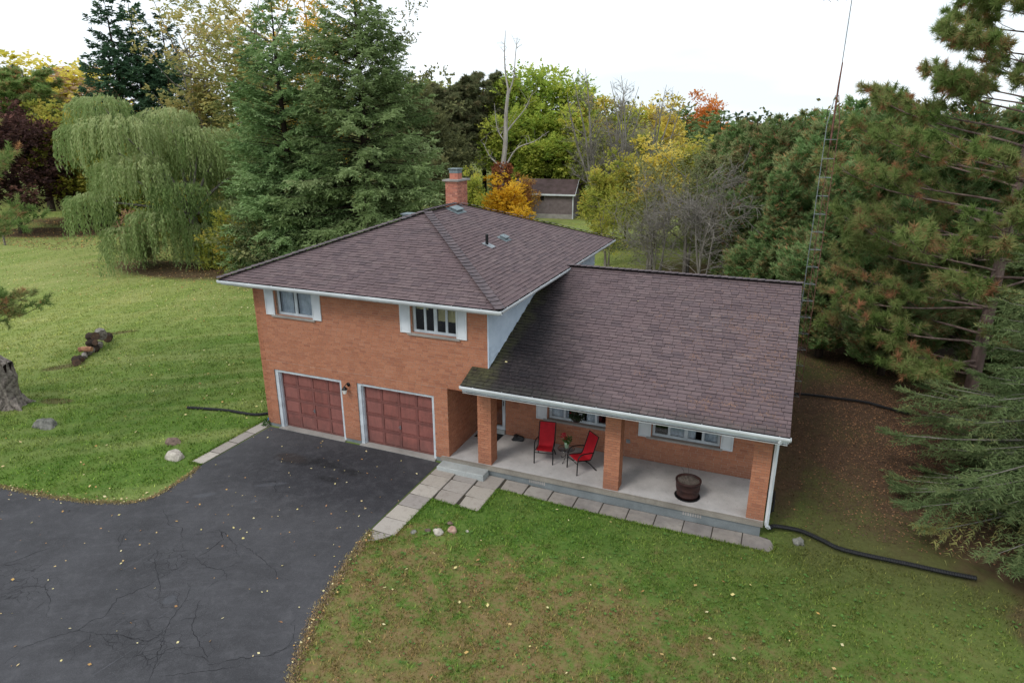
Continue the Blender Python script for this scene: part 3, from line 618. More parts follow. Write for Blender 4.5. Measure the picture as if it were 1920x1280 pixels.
# ridge and hip caps
def caps(parent, p, q, n1, n2, every=.225, wd=.16, seed=0):
    r = random.Random(seed); d = (q-p); Lc = d.length; d.normalize(); n = int(Lc/every); up = (n1+n2).normalized()
    s1 = d.cross(n1).normalized(); s2 = n2.cross(d).normalized()
    if s1.dot(s2) > 0: s2 = -s2
    if s1.z > 0: s1, s2 = -s1 if False else s1, s2
    for k in range(n):
        a = p+d*(k*every)-d*.03; mb = MB(); j = r.uniform(-.006, .006); lift = .045; vs = []
        for (t, hh) in ((0, lift+r.uniform(0, .006)), (every+.05, lift*.55)):
            c = a+d*t; vs += [c+s1*(wd+j)+n1*(hh-.012), c+up*(hh+.012), c+s2*(wd+j)+n2*(hh-.012)]
        vs += [v-up*.03 for v in vs[:3]]
        vv = [v-a for v in vs]; mb.add(vv, [(0, 1, 4, 3), (1, 2, 5, 4)], tint=r.random()); mb.add(vv, [(6, 7, 1, 0), (7, 8, 2, 1)], 1); mb.obj('ridge_cap', [MAT['cap'], MAT['butt_shadow']], parent, loc=a)
nf = plane(A, B, AP1)[3]; nr = plane(B, Cc, AP1)[3]; nb = plane(Cc, D, AP2)[3]; nl = plane(D, A, AP1)[3]
caps(uroof, B, AP1, nf, nr, seed=1); caps(uroof, A, AP1, nl, nf, seed=2); caps(uroof, Cc, AP2, nr, nb, seed=3, every=.3); caps(uroof, AP1, AP2, nl, nr, seed=4)
caps(lroof, Vector((xl1, yR, zR)), Vector((W1+.4, yR, zR)), nv, nv2, seed=5, wd=.14)
# gutters, fascia, soffits
def gutter(parent, p, q, out, name='gutter', end=True):
    p, q, out = Vector(p), Vector(q), Vector(out); prof = [(0, .10), (0, 0), (.06, 0), (.085, .05), (.085, .098), (.076, .103), (.076, .09), (.056, .02), (.012, .02), (.012, .10)]
    mb = MB(); mb.prism([p+out*a+Vector((0, 0, b)) for a, b in prof], q-p)
    for e in (0.02, (q-p).length-.025):
        if end: d = (q-p).normalized(); mb.prism([p+out*a+Vector((0, 0, b))+d*e for a, b in ((0, 0), (.06, 0), (.085, .05), (.085, .10), (0, .10))], d*.005)
    k = 0; Lg = (q-p).length; d = (q-p).normalized()
    while k*.9+.4 < Lg:
        c = p+d*(k*.9+.4); mb.prism([c+out*a+Vector((0, 0, b)) for a, b in ((.01, .094), (.088, .094), (.088, .106), (.01, .106))], d*.03); k += 1
    db = MB(); db.prism([p+out*a+Vector((0, 0, b)) for a, b in ((.0125, .021), (.0555, .021), (.073, .078), (.0125, .078))], q-p)
    db.obj('gutter_debris', MAT['soil2'], parent)
    return mb.obj(name, MAT['dirtywhite'], parent)
gutter(uroof, (x0-.04, -.665, 5.235), (x1+.065, -.665, 5.235), (0, -1, 0)); gutter(uroof, (x1-.035+.002, -.66, 5.235), (x1-.035, y1, 5.235), (1, 0, 0)); gutter(uroof, (x0+.035, y1, 5.235), (x0+.035, -.66, 5.235), (-1, 0, 0)); gutter(uroof, (x1, y1-.035, 5.235), (x0, y1-.035, 5.235), (0, 1, 0))
mb = MB(); mb.box(x0+.03, x1-.04, -.66, -.64, 5.2, 5.33); mb.box(x1-.06, x1-.04, -.64, y1-.05, 5.2, 5.33); mb.box(x0+.04, x0+.06, -.64, y1-.05, 5.2, 5.33)
mb.box(x0+.04, x1-.05, -.655, -.012, 5.185, 5.2); mb.box(W1+.03, x1-.05, -.012, y1-.05, 5.185, 5.2); mb.box(x0+.04, -.012, -.012, y1-.05, 5.185, 5.2); mb.obj('soffit', MAT['soffit'], uroof)
gutter(lroof, (xl0-.03, -.765, 2.94), (xl1+.04, -.765, 2.94), (0, -1, 0)); gutter(lroof, (xl1, yB-.035, 2.94), (W1, yB-.035, 2.94), (0, 1, 0))
mb = MB()
for pa, pb in (((xl1-.02, yE, zE-.012), (xl1-.02, yR, zR-.012)), ((xl1-.02, yR, zR-.012), (xl1-.02, yB, zE-.012))):
    a, b = Vector(pa), Vector(pb); mb.prism([a, b, b-Vector((0, 0, .16)), a-Vector((0, 0, .16))], (.018, 0, 0))
a, b = Vector((xl0, yE, zE-.02)), Vector((xl0, -.01, zE-.02+(-.01-yE)*ysl)); mb.prism([a, b, b-Vector((0, 0, .12)), a-Vector((0, 0, .12))], (.018, 0, 0))
mb.box(xl0+.02, xl1-.03, -.76, -.745, 2.86, 2.99); mb.obj('fascia', MAT['white'], lroof)
mb = MB(); mb.box(xl0+.02, W2+.02, -.745, -.02, 2.80, 2.815); mb.box(WG+.01, W2, .02, YP-.01, 2.52, 2.535); mb.box(W2+.02, xl1-.03, -.745, yB-.05, 2.80, 2.815)
mb.obj('porch_ceiling', MAT['soffit'], lroof)
mb = MB(); mb.box(W1+.01, W2-.003, .012, .2, 2.45, 2.815); mb.box(WG+.012, W1, .006, .2, 2.512, 2.53); mb.box(W2-.2, W2-.003, .2, YP-.01, 2.45, 2.815); mb.obj('porch_beam', MAT['soffit'], lroof)

# pillars with real bricks, six to a course
BRM = {}
def pillar(x0_, parts_from=None, seed=0, label=None):
    s = .4412; core = MB(); core.box(x0_+.012, x0_+s-.012, .012, s-.012, ZS, 2.81); o_ = core.obj('porch_pillar', MAT['mortar'], house)
    if label: o_['label'] = label
    r = random.Random(seed); z = ZS+.004; k = 0; stuff = MB(); w_ = .1; nb_ = 0
    while z < 2.78:
        lay = [(0, .2155, 0, w_), (.2255, s, 0, w_), (0, .2155, s-w_, s), (.2255, s, s-w_, s), (0, w_, w_+.01, s-w_-.01), (s-w_, s, w_+.01, s-w_-.01)]
        if k % 2: lay = [(b0, b1, a0, a1) for a0, a1, b0, b1 in lay]
        for a0, a1, b0, b1 in lay:
            j = r.uniform(-.0018, .0018)
            if parts_from is not None and nb_ >= parts_from[0] and nb_ < parts_from[1]:
                hx, hy = (a1-a0)/2, (b1-b0)/2; key = (round(hx, 4), round(hy, 4))
                if key not in BRM: BRM[key] = MB().box(-hx, hx, -hy, hy, 0, BR_H).mesh('brick')
                link('brick', BRM[key], MAT['brick'], o_, loc=(x0_+(a0+a1)/2+j, (b0+b1)/2+j, z))
            else: stuff.box(x0_+a0+j, x0_+a1+j, b0+j, b1+j, z, z+BR_H, tint=r.random())
            nb_ += 1
        z += BR_H+JT; k += 1
    if stuff.v: stuff.obj('brick_courses', MAT['brick'], o_, kind='stuff')
pillar(8.165, None, 1, 'brick porch pillar beside the entrance step'); pillar(12.10, (0, 114), 2, 'middle brick porch pillar'); pillar(15.9935, (0, 186), 3, 'brick porch pillar at the right corner')

# porch slab, step, vents
mb = MB(); mb.box(WG-.26, W2+.005, -.115, -.012, .075, ZS-.006); mb.obj('slab_edge', MAT['lip'], house); mb = MB(); mb.box(WG-.25, W2+.003, -.012, 0, .085, ZS-.003); mb.box(WG+.002, W2+.005, 0, YP-.01, .085, ZS-.002); mb.obj('porch_slab', MAT['slab'], house)
mb = MB(); mb.box(WG-.2, W2-.05, -.07, .3, -.4, .0745); mb.box(W2-.25, W2-.05, .3, YP, -.4, .0845); mb.obj('porch_foundation', MAT['found'], house)
mb = MB()
mb.add([(6.98, -.52, -.2), (8.57, -.52, -.2), (8.57, -.118, -.2), (6.98, -.118, -.2), (6.985, -.515, .095), (8.56, -.515, .095), (8.56, -.118, .095), (6.985, -.118, .095), (7.0, -.5, .107), (8.545, -.5, .107), (8.545, -.118, .107), (7.0, -.118, .107)],
       [(0, 1, 5, 4), (1, 2, 6, 5), (3, 0, 4, 7), (4, 5, 9, 8), (5, 6, 10, 9), (7, 4, 8, 11), (8, 9, 10, 11)])
mb.obj('porch_step', MAT['step'], house)
for vx in (9.85, 14.35):
    mb = MB(); mb.box(vx, vx+.56, -.076, -.0705, -.07, .06); v = mb.obj('foundation_vent', MAT['found'], house)
    for k in range(8): mb = MB(); mb.box(vx+.03+k*.065, vx+.07+k*.065, -.084, -.0765, -.055, .045); mb.obj('vent_bar', MAT['conc'], v)
mb = MB(); mb.box(7.26, 8.16, YP-.09, YP+.05, ZS-.001, .36); mb.obj('door_sill', MAT['step'], house)
for a, b in ((.5, 3.26), (3.86, 6.69)): mb = MB(); mb.box(a+.002, b-.002, -.1, .3, -.1, .035); mb.obj('garage_sill', MAT['conc'], house)

# ------------------------------------------------------------------ garage doors
def garage_door(G, label):
    a, b, _, zt = G; yd = .17
    fr = MB(); fr.box(a+.001, a+.13, .03, yd+.03, .035, zt-.001); fr.box(b-.09, b-.001, .03, yd+.03, .035, zt-.001); fr.box(a+.13, b-.09, .03, yd+.03, zt-.10, zt-.001)
    fr.box(a+.13, a+.16, .09, yd+.03, .035, zt-.10); f = fr.obj('door_frame', MAT['white'], house)
    x0_, x1_, z0_, z1_ = a+.165, b-.095, .04, zt-.105
    mb = MB(); mb.box(x0_, x1_, yd+.025, yd+.05, z0_, z1_); d = mb.obj('garage_door', MAT['gframe'], house, label=label)
    cw, ch = (x1_-x0_)/4, (z1_-z0_)/4; rs = MB()
    for i in range(4):
        zb = z0_+i*ch
        rs.box(x0_, x1_, yd, yd+.025, zb+.004, zb+.05); rs.box(x0_, x1_, yd, yd+.025, zb+ch-.05, zb+ch-.004)
        for j in range(5):
            xc = x0_+j*cw; rs.box(max(x0_, xc-.035), min(x1_, xc+.035), yd+.001, yd+.025, zb+.05, zb+ch-.05)
    rs.obj('door_rail', MAT['gframe'], d)
    for i in range(4):
        for j in range(4):
            p0, p1, q0, q1 = x0_+j*cw+.038, x0_+(j+1)*cw-.038, z0_+i*ch+.053, z0_+(i+1)*ch-.053; mb = MB(); g = .035
            if j == 0: p0 = x0_+.04
            vs = [(p0, yd+.022, q0), (p1, yd+.022, q0), (p1, yd+.022, q1), (p0, yd+.022, q1), (p0+g, yd+.010, q0+g), (p1-g, yd+.010, q0+g), (p1-g, yd+.010, q1-g), (p0+g, yd+.010, q1-g)]
            mb.add(vs, [(0, 1, 5, 4), (1, 2, 6, 5), (2, 3, 7, 6), (3, 0, 4, 7), (4, 5, 6, 7)]); mb.obj('door_panel', MAT['gdoor'], d)
    mb = MB(); c = (x0_+2*cw, z0_+1.35*ch); mb.box(c[0]-.02, c[0]+.02, yd-.012, yd, c[1], c[1]+.13); mb.tube([(c[0]-.05, yd-.03, c[1]+.07), (c[0]+.05, yd-.03, c[1]+.07)], .009, 6); mb.obj('door_handle', MAT['steel'], d)
garage_door(G1, 'left garage door with sixteen faded red panels'); garage_door(G2, 'right garage door with sixteen faded red panels')

# ------------------------------------------------------------------ windows
def window(x0_, x1_, z0_, z1_, yw, ms, sashes=(), curt=None, dark=None, sill=None, slider=True, room=.5, label=None):
    mb = MB(); yf = yw+.085; t = .055
    mb.box(x0_+.002, x0_+t, yf, yf+.07, z0_, z1_-.002); mb.box(x1_-t, x1_-.002, yf, yf+.07, z0_, z1_-.002); mb.box(x0_+t, x1_-t, yf, yf+.07, z0_, z0_+t); mb.box(x0_+t, x1_-t, yf, yf+.07, z1_-t, z1_-.002)
    w_ = mb.obj('window', MAT['white'], house)
    if label: w_['label'] = label
    xs_ = [x0_+t]+list(ms)+[x1_-t]
    for m in ms:
        mb = MB(); hw = .035 if m in sashes else .016; mb.box(m-hw, m+hw, yf+.008, yf+.06, z0_+t, z1_-t); mb.obj('mullion', MAT['white'], w_)
    for i, (a, b) in enumerate(zip(xs_, xs_[1:])):
        hw0 = .035 if a in sashes else .016; hw1 = .035 if b in sashes else .016
        a2 = a+(hw0 if i else 0); b2 = b-(hw1 if i < len(xs_)-2 else 0); fr = MB(); s_ = .022
        fr.box(a2, a2+s_, yf+.015, yf+.045, z0_+t, z1_-t); fr.box(b2-s_, b2, yf+.015, yf+.045, z0_+t, z1_-t); fr.box(a2+s_, b2-s_, yf+.015, yf+.045, z0_+t, z0_+t+s_); fr.box(a2+s_, b2-s_, yf+.015, yf+.045, z1_-t-s_, z1_-t)
        fr.obj('sash', MAT['white'], w_)
        g = MB(); g.box(a2+s_, b2-s_, yf+.027, yf+.033, z0_+t+s_, z1_-t-s_); g.obj('pane', MAT['glass'], w_)
    # the room behind: dark box, with curtains hung inside
    mb = MB(); yr = yf+.12; mb.box(x0_-.2, x1_+.2, yr+room, yr+room+.02, z0_-.3, z1_+.1); mb.obj('room_wall', MAT['room'], house)
    if curt:
        for a, b, za, zb, cm in curt:
            mb = MB(); n = max(6, int((b-a)/.03)); P = [(a+(b-a)*i/n, yr+.02+.012*math.sin(i*1.3+a*7)+.008*math.sin(i*2.9)) for i in range(n+1)]
            mb.add([(x, y, za) for x, y in P]+[(x, y, zb) for x, y in P], [(i, i+1, n+2+i, n+1+i) for i in range(n)], smooth=True); mb.obj('curtain', MAT[cm], house)
    if sill:
        a, b, zt = sill; mid = (a+b)/2
        mb = MB(); mb.prism([(0, yw-.06, zt-.075), (0, yw-.06, zt-.01), (0, yf-.002, zt+.005), (0, yf-.002, zt-.075)][::-1], (mid-a-.002, 0, 0)); so = mb.obj('window_sill', MAT['conc'], house, loc=(a, 0, 0))
        mb = MB(); mb.prism([(0, yw-.06, zt-.075), (0, yw-.06, zt-.01), (0, yf-.002, zt+.005), (0, yf-.002, zt-.075)][::-1], (b-mid, 0, 0)); mb.obj('window_sill', MAT['conc'], house, loc=(mid, 0, 0))
def shutter(x0_, x1_, z0_, z1_, yw, louvre=True):
    mb = MB(); ya = yw-.045; yb = yw-.012; e = .035
    mb.box(x0_, x0_+e, ya, yb, z0_, z1_); mb.box(x1_-e, x1_, ya, yb, z0_, z1_); mb.box(x0_+e, x1_-e, ya, yb, z0_, z0_+e); mb.box(x0_+e, x1_-e, ya, yb, z1_-e, z1_); mb.box(x0_+e, x1_-e, yb-.008, yb-.001, z0_+e, z1_-e)
    s_ = mb.obj('shutter', MAT['shutter'], house)
    if louvre:
        mb = MB(); z = z0_+e
        while z < z1_-e-.02: mb.prism([(x0_+e, ya+.003, z), (x0_+e, yb-.008, z+.034), (x0_+e, yb-.008, z+.026), (x0_+e, ya+.003, z-.004+.004)], (x1_-x0_-2*e, 0, 0)); z += .036
        mb.obj('louvre', MAT['shutter'], s_, kind='stuff')
    else:
        zm = (z0_+z1_)/2; mb = MB()
        for a, b in ((z0_+e+.03, zm-.03), (zm+.03, z1_-e-.03)): mb.box(x0_+e+.03, x1_-e-.03, ya+.012, yb-.009, a, b)
        mb.obj('shutter_panel', MAT['shutter'], s_)
window(*UW1, 0, [1.66], [1.66], [(1.68, 2.36, 4.1, 5.1, 'curtain'), (.95, 1.45, 4.1, 5.1, 'curtain')], sill=(.73, 2.46, 4.168), label='left upper front window with sheer curtains')
window(*UW2, 0, [6.45, 6.8, 7.17], [6.8], [(6.83, 7.5, 4.55, 5.1, 'curtain2'), (6.1, 6.5, 4.85, 5.1, 'curtain2')], sill=(5.9, 7.66, 4.163), label='right upper front window with cream blinds')
window(*PW1, YP, [10.2, 10.72, 11.24], [10.72], [(9.7, 10.3, 1.0, 2.2, 'curtain'), (10.9, 11.3, 1., 2.2, 'curtain')], sill=(9.53, 11.9, 1.04), label='porch window behind the red chairs')
window(*PW2, YP, [13.53, 14.03, 14.53], [14.03], [(13.5, 13.98, 1., 2.2, 'curtain'), (14.08, 14.3, 1., 2.2, 'curtain'), (14.5, 15., 1., 2.2, 'curtain')], sill=(12.88, 15.12, 1.04), label='porch window behind the barrel planter')
for a, b in ((.505, .87), (2.40, 2.73)): shutter(a, b, 4.15, 5.14, 0)
for a, b in ((5.65, 6.01), (7.555, 7.89)): shutter(a, b, 4.14, 5.14, 0)
for a, b in ((9.27, 9.64), (11.79, 12.16), (12.62, 13.0), (15.05, 15.4)): shutter(a, b, 1.0, 2.24, YP, False)

# entrance door: white storm door over a panelled wooden door
mb = MB(); a, b, z0_, z1_ = 7.27, 8.165, .36, 2.34; yd = YP-.03
mb.box(a, a+.1, yd, yd+.09, z0_, z1_); mb.box(b-.1, b, yd, yd+.09, z0_, z1_); mb.box(a+.1, b-.1, yd, yd+.09, z0_, z0_+.12); mb.box(a+.1, b-.1, yd, yd+.09, z1_-.12, z1_)
sdoor = mb.obj('storm_door', MAT['white'], house)
mb = MB(); mb.box(a+.1, b-.1, yd+.04, yd+.046, z0_+.12, z1_-.12); mb.obj('pane', MAT['glass'], sdoor)
mb = MB(); mb.tube([(b-.05, yd-.03, 1.25), (b-.05, yd-.03, 1.42)], .012, 6); mb.box(b-.16, b-.02, yd-.02, yd, 2.2, 2.23); mb.obj('door_handle', MAT['blackmetal'], sdoor)
mb = MB(); mb.box(a+.03, b-.03, yd+.12, yd+.16, z0_, z1_); wd_ = mb.obj('wooden_door', MAT['doorwood'], house)
for i in range(3):
    for j in range(2):
        mb = MB(); mb.box(a+.14+j*.32, a+.42+j*.32, yd+.1, yd+.119, z0_+.15+i*.62, z0_+.66+i*.62); mb.obj('door_panel', MAT['doorwood'], wd_)
mb = MB(); mb.box(12.26, 12.38, YP-.03, YP-.002, .68, .8); mb.obj('outlet_box', MAT['steel'], house)

# wall lantern between the garage doors
lan = empty('wall_lantern', label='black wall lantern with clear glass between the two garage doors', cat='lantern')
mb = MB(); mb.lathe([(0, -.02), (.065, -.02), (.07, 0), (.03, .02), (0, .02)], 14, (0, 0, 0)); me = mb.mesh('back_plate'); bp_ = link('back_plate', me, MAT['blackmetal'], lan, loc=(3.55, -.025, 2.1), rot=(R_(90), 0, 0))
mb = MB(); mb.tube([(3.55, -.03, 2.1), (3.54, -.10, 2.15), (3.52, -.15, 2.11), (3.5, -.17, 2.06)], .012, 6); mb.obj('arm', MAT['blackmetal'], lan)
mb = MB(); mb.lathe([(0, .1), (.03, .09), (.1, .0), (.095, -.01), (0, -.01)], 8, (3.5, -.17, 1.98), smooth=False); mb.obj('lamp_hood', MAT['blackmetal'], lan)
mb = MB(); mb.lathe([(.08, -.01), (.055, -.15), (0, -.155)], 8, (3.5, -.17, 1.98), smooth=False); mb.obj('lamp_glass', simple('frosted_glass', (.85, .83, .78), (.7, .68, .62), 4, .2), lan)

# ------------------------------------------------------------------ chimney, roof vents, downspouts
ch = MB(); cx0, cx1, cy0, cy1, cz0, cz1 = 2.52, 3.08, 9.0, 9.93, 5.9, 7.82
ch.box(cx0+.01, cx1-.01, cy0+.01, cy1-.01, cz0, cz1); chim = ch.obj('chimney', MAT['mortar'], house)
redb = NT('chimney_brick'); tt = redb.tint(); colr = redb.ramp(tt, [(0, srgb(184, 118, 100)), (.5, srgb(204, 140, 118)), (.8, srgb(162, 108, 96)), (1, srgb(212, 150, 128))]); nzz = redb.noise(7, 4); colr = redb.mix(redb.rng(nzz, .5, .72, 0, .5), colr, srgb(104, 68, 64)); redb.bsdf(colr, .9, 0, None, .15); MAT['redb'] = redb.m
for ws, rs_ in ((Wall((cx0, cy0, 0), (1, 0, 0), (0, -1, 0)), 1), (Wall((cx1, cy0, 0), (0, 1, 0), (1, 0, 0)), 2), (Wall((cx0, cy1, 0), (1, 0, 0), (0, 1, 0)), 3), (Wall((cx0, cy0, 0), (0, 1, 0), (-1, 0, 0)), 4)):
    L_ = .56 if rs_ in (1, 3) else .93; bo = brick_mesh(ws, brick_rows(0, L_, cz0, cz1, ()), rs=rs_+20, parent=chim); bo.data.materials[0] = MAT['redb']
mb = MB(); mb.box(cx0-.1, cx1+.1, cy0-.1, cy1+.1, cz1, cz1+.07); mb.obj('chimney_cap', MAT['conc'], chim)
mb = MB(); mb.box(cx0+.08, cx1-.1, cy0+.25, cy1-.28, cz1+.07, cz1+.32); mb.obj('flue', MAT['redb'], chim)
mb = MB(); mb.box(cx0+.07, cx1-.09, cy0+.24, cy1-.27, cz1+.32, cz1+.45); mb.box(cx0+.03, cx1-.05, cy0+.2, cy1-.23, cz1+.47, cz1+.51); mb.obj('flue_cap', MAT['bluevent'], chim)
def on_roof(c, up=0.): return c+nr*up
def roof_vent(x, y, sx, sy, name='roof_vent'):
    z = E+(x1-x)*(1.813/ (x1-W1/2)); c = Vector((x, y, z)); du = Vector((0, 1, 0)); dvv = du.cross(nr).normalized()
    M = Matrix((du, dvv, nr)).transposed().to_4x4(); M.translation = c
    mb = MB(); mb.box(-sx*.75, sx*.75, -sy*.8, sy*.8, .015, .028, M=M); v = mb.obj(name, MAT['bluevent'], uroof)
    mb = MB(); mb.box(-sx*.5, sx*.5, -sy*.4, sy*.4, .028, .1, M=M); mb.box(-sx*.58, sx*.58, -sy*.5, sy*.5, .1, .125, M=M); mb.obj('vent_hood', MAT['bluevent'], v)
roof_vent(4.62, 5.86, .5, .34); roof_vent(6.85, 5.16, .3, .26)
c = Vector((6.82, 3.78, E+(x1-6.82)*(1.813/(x1-W1/2)))); mb = MB(); mb.tube([c, c+Vector((0, 0, .36))], .05, 12); mb.obj('vent_pipe', MAT['black'], uroof)
du = Vector((0, 1, 0)); M = Matrix((du, du.cross(nr).normalized(), nr)).transposed().to_4x4(); M.translation = c+Vector((.06, 0, -.02)); mb = MB(); mb.box(-.17, .17, -.2, .2, .018, .03, M=M); mb.obj('pipe_flashing', MAT['steel'], uroof)
# box vent on the far slope, its hood just above the hip line
mb = MB(); mb.box(3.05, 3.4, 4.6, 5.0, 6.6, 7.0); mb.box(3.0, 3.45, 4.55, 5.05, 6.98, 7.01); mb.obj('roof_vent', MAT['bluevent'], uroof)

def downspout(P, parent):
    mb = MB()
    P = [Vector(p) for p in P]
    for a, b in zip(P, P[1:]):
        mb.tube([a, b], [.052, .052], 4, smooth=False)
    return mb.obj('downspout', MAT['dirtywhite'], parent)
downspout([(16.55, -.80, 2.95), (16.55, -.78, 2.86), (16.52, -.06, 2.62), (16.52, -.03, 2.5), (16.52, .04, .06), (16.60, .14, -.05)], house)
downspout([(-.08, 1.2, 5.2), (-.08, 1.2, .35), (-.16, 1.1, .2)], house)
downspout([(16.6, 10.3, 2.9), (16.56, 9.9, 2.6), (16.56, 9.85, .1), (16.9, 10.35, -.06)], house)

# ================================================================== THINGS ON THE PORCH AND LAWN
def catmull(P, n=8):
    P = [Vector(p) for p in P]; Q = [P[0]*2-P[1]]+P+[P[-1]*2-P[-2]]; out = []
    for i in range(1, len(Q)-2):
        for k in range(n):
            t = k/n; a, b, c, d = Q[i-1:i+3]
            out.append(.5*((2*b)+(c-a)*t+(2*a-5*b+4*c-d)*t*t+(3*b-a-3*c+d)*t**3))
    return out+[P[-1]]
def hose(P, label, r=.055, pitch=.028):
    pts = catmull(P, 12); dist = [0]
    for a, b in zip(pts, pts[1:]): dist.append(dist[-1]+(b-a).length)
    n = int(dist[-1]/pitch); fine = []; j = 0
    for k in range(n+1):
        d = dist[-1]*k/n
        while j < len(dist)-2 and dist[j+1] < d: j += 1
        t = (d-dist[j])/max(1e-6, dist[j+1]-dist[j]); fine.append(pts[j].lerp(pts[j+1], t))
    mb = MB(); mb.tube(fine, [r if k % 2 else r*.84 for k in range(len(fine))], 9, smooth=False)
    o = mb.obj('drainage_hose', MAT['black']); return tag(o, label, 'hose', 'corrugated black drainage hoses')
g = -.18+.055
hose([(16.62, .16, -.06), (16.75, .38, g+.02), (17.37, .44, g), (17.88, .21, g), (18.25, -.0, g), (18.8, -.06, g), (19.79, -.06, g), (20.6, -.08, g), (21.23, -.05, g)], 'long black corrugated hose running from the right front downspout across the lawn', .062)
hose([(17.0, 10.4, g), (17.6, 10.55, g), (18.6, 10.6, g), (19.7, 10.6, g), (20.4, 10.3, g), (21.2, 10.0, g)], 'black corrugated hose on the leaf litter behind the right gable end')
hose([(-3.85, -.05, .05), (-3.0, .16, .05), (-2.19, .32, .05), (-1.4, .36, .05), (-.95, .46, .05), (-.6, .74, .055), (-.3, .92, .06), (-.16, 1.1, .2)], 'short black corrugated hose on the lawn left of the garage', .058)

def patio_chair(loc, rz, label):
    t = empty('patio_chair', loc, rz, label=label, cat='chair', group='red sling patio chairs on the porch')
    prof = [(0, -.27, .43), (0, -.20, .435), (0, 0, .40), (0, .14, .385), (0, .20, .43), (0, .27, .62), (0, .36, .88), (0, .43, 1.08)]
    def sheet(P, name, lean=0):
        mb = MB(); hw = .235; n = len(P)
        a = [(-hw, p[1], p[2]) for p in P]+[(0, p[1], p[2]-.012) for p in P]+[(hw, p[1], p[2]) for p in P]
        b = [(x, y+.004, z-.008) for x, y, z in a]
        fs = [(c*n+i, (c+1)*n+i, (c+1)*n+i+1, c*n+i+1) for c in range(2) for i in range(n-1)]
        mb.add(a, fs, smooth=True); mb.add(b, [f[::-1] for f in fs], smooth=True); mb.obj(name, MAT['red'], t)
    C_ = [tuple(v) for v in catmull(prof, 3)]; k = next(i for i, c in enumerate(C_) if c[2] > .42 and c[1] > .15)
    sheet(C_[:k+1], 'seat'); sheet(C_[k:], 'backrest')
    for s in (-1, 1):
        x = .255*s
        mb = MB(); mb.tube([(x, y, z+.005) for _, y, z in C_], .017, 6); mb.obj('side_rail', MAT['blackmetal'], t)
        mb = MB(); mb.tube(catmull([(x*1.13, -.31, 0), (x*1.13, -.29, .45), (x*1.15, -.24, .60), (x*1.16, -.12, .655), (x*1.14, .08, .645), (x*1.04, .27, .61)], 5), .02, 6); mb.obj('arm_leg', MAT['blackmetal'], t)
        mb = MB(); mb.tube(catmull([(x, .0, .395), (x*1.02, .14, .28), (x*1.08, .38, 0)], 4), .019, 6); mb.obj('leg', MAT['blackmetal'], t)
        mb = MB(); mb.lathe([(0, 0), (.02, 0), (.02, .03), (0, .03)], 8, (x*1.13, -.31, 0)); mb.obj('foot', MAT['black'], t)
    mb = MB(); mb.tube([(-.29, -.292, .36), (.29, -.292, .36)], .011, 6); mb.tube([(-.25, .43, 1.085), (.25, .43, 1.085)], .013, 6); mb.obj('stretcher', MAT['blackmetal'], t)
    return t
patio_chair((9.99, 1.0, ZS), R_(10), 'red sling patio chair facing the lawn, left of the glass table')
patio_chair((11.2, .82, ZS), R_(-42), 'red sling patio chair turned sideways beside the middle brick pillar')
tb = empty('side_table', (10.62, 1.16, ZS), 0, label='small round glass side table with curled black legs between the red chairs', cat='table')
mb = MB(); mb.lathe([(0, .42), (.26, .42), (.262, .427), (0, .429)], 28); tg = mb.obj('table_top', MAT['glass'], tb)
mb = MB(); mb.tube([(.26*math.cos(a*.2617), .26*math.sin(a*.2617), .418) for a in range(25)], .008, 5); mb.obj('rim', MAT['blackmetal'], tb)
for k in range(3):
    a = k*2.094+.4; c, s = math.cos(a), math.sin(a); mb = MB(); mb.tube(catmull([(c*q, s*q, z) for q, z in ((.2, .415), (.1, .36), (.02, .24), (.08, .12), (.2, .03), (.26, .02), (.25, .06))], 5), .008, 5); mb.obj('leg', MAT['blackmetal'], tb)
# flower pot
def foliage_blob(name, parent, m, c, r, n, size, seed=0, flat=.8, tints=(0, 1)):
    g_ = np.random.default_rng(seed); d = g_.normal(size=(n, 3)); d /= np.linalg.norm(d, axis=1)[:, None]; P = np.array(c)+d*np.array([r, r, r*flat])*(g_.random((n, 1))**.4)
    return leaves(name, P, d+g_.normal(size=(n, 3))*.5, np.array([0, 0, 1.])+g_.normal(size=(n, 3))*.7, size*(.6+.8*g_.random(n)), size*.55*(.6+.8*g_.random(n)), tints[0]+(tints[1]-tints[0])*g_.random(n), m, parent)
def leaf_arrays(P, D, N, L, W, T):
    D = D/np.maximum(np.linalg.norm(D, axis=1), 1e-6)[:, None]; S = np.cross(N, D); S /= np.maximum(np.linalg.norm(S, axis=1), 1e-6)[:, None]
    n = len(P); V = np.empty((n, 4, 3)); L = L[:, None]; W = W[:, None]
    V[:, 0] = P; V[:, 1] = P+D*L*.45+S*W*.5; V[:, 2] = P+D*L; V[:, 3] = P+D*L*.45-S*W*.5
    return V.reshape(-1, 3), np.arange(n*4).reshape(n, 4), T
def leaves(name, P, D, N, L, W, T, m, parent=None, **k):
    me = npmesh(name, *leaf_arrays(P, D, N, L, W, T)); return link(name, me, m, parent, **k)
fp = empty('flower_pot', (10.62, 1.2, ZS+.43), 0, label='mint green flower pot with red blooms standing on the glass table', cat='flower pot')
mb = MB(); mb.lathe([(0, 0), (.055, 0), (.075, .15), (.085, .16), (.085, .19), (.07, .19), (.065, .165), (0, .165)], 16); mb.obj('pot', MAT['pot'], fp)
foliage_blob('leaf_clump', fp, MAT['leafg'], (.03, 0, .27), .12, 130, .07, 3); foliage_blob('bloom', fp, MAT['flower'], (-.12, 0, .40), .075, 60, .05, 4, .7); foliage_blob('bloom', fp, MAT['flower'], (-.04, 0, .33), .05, 30, .05, 5)
hb = empty('hanging_basket', (11.09, .6, 1.86), 0, label='hanging plant basket with dark leaves below the porch eave', cat='plant')
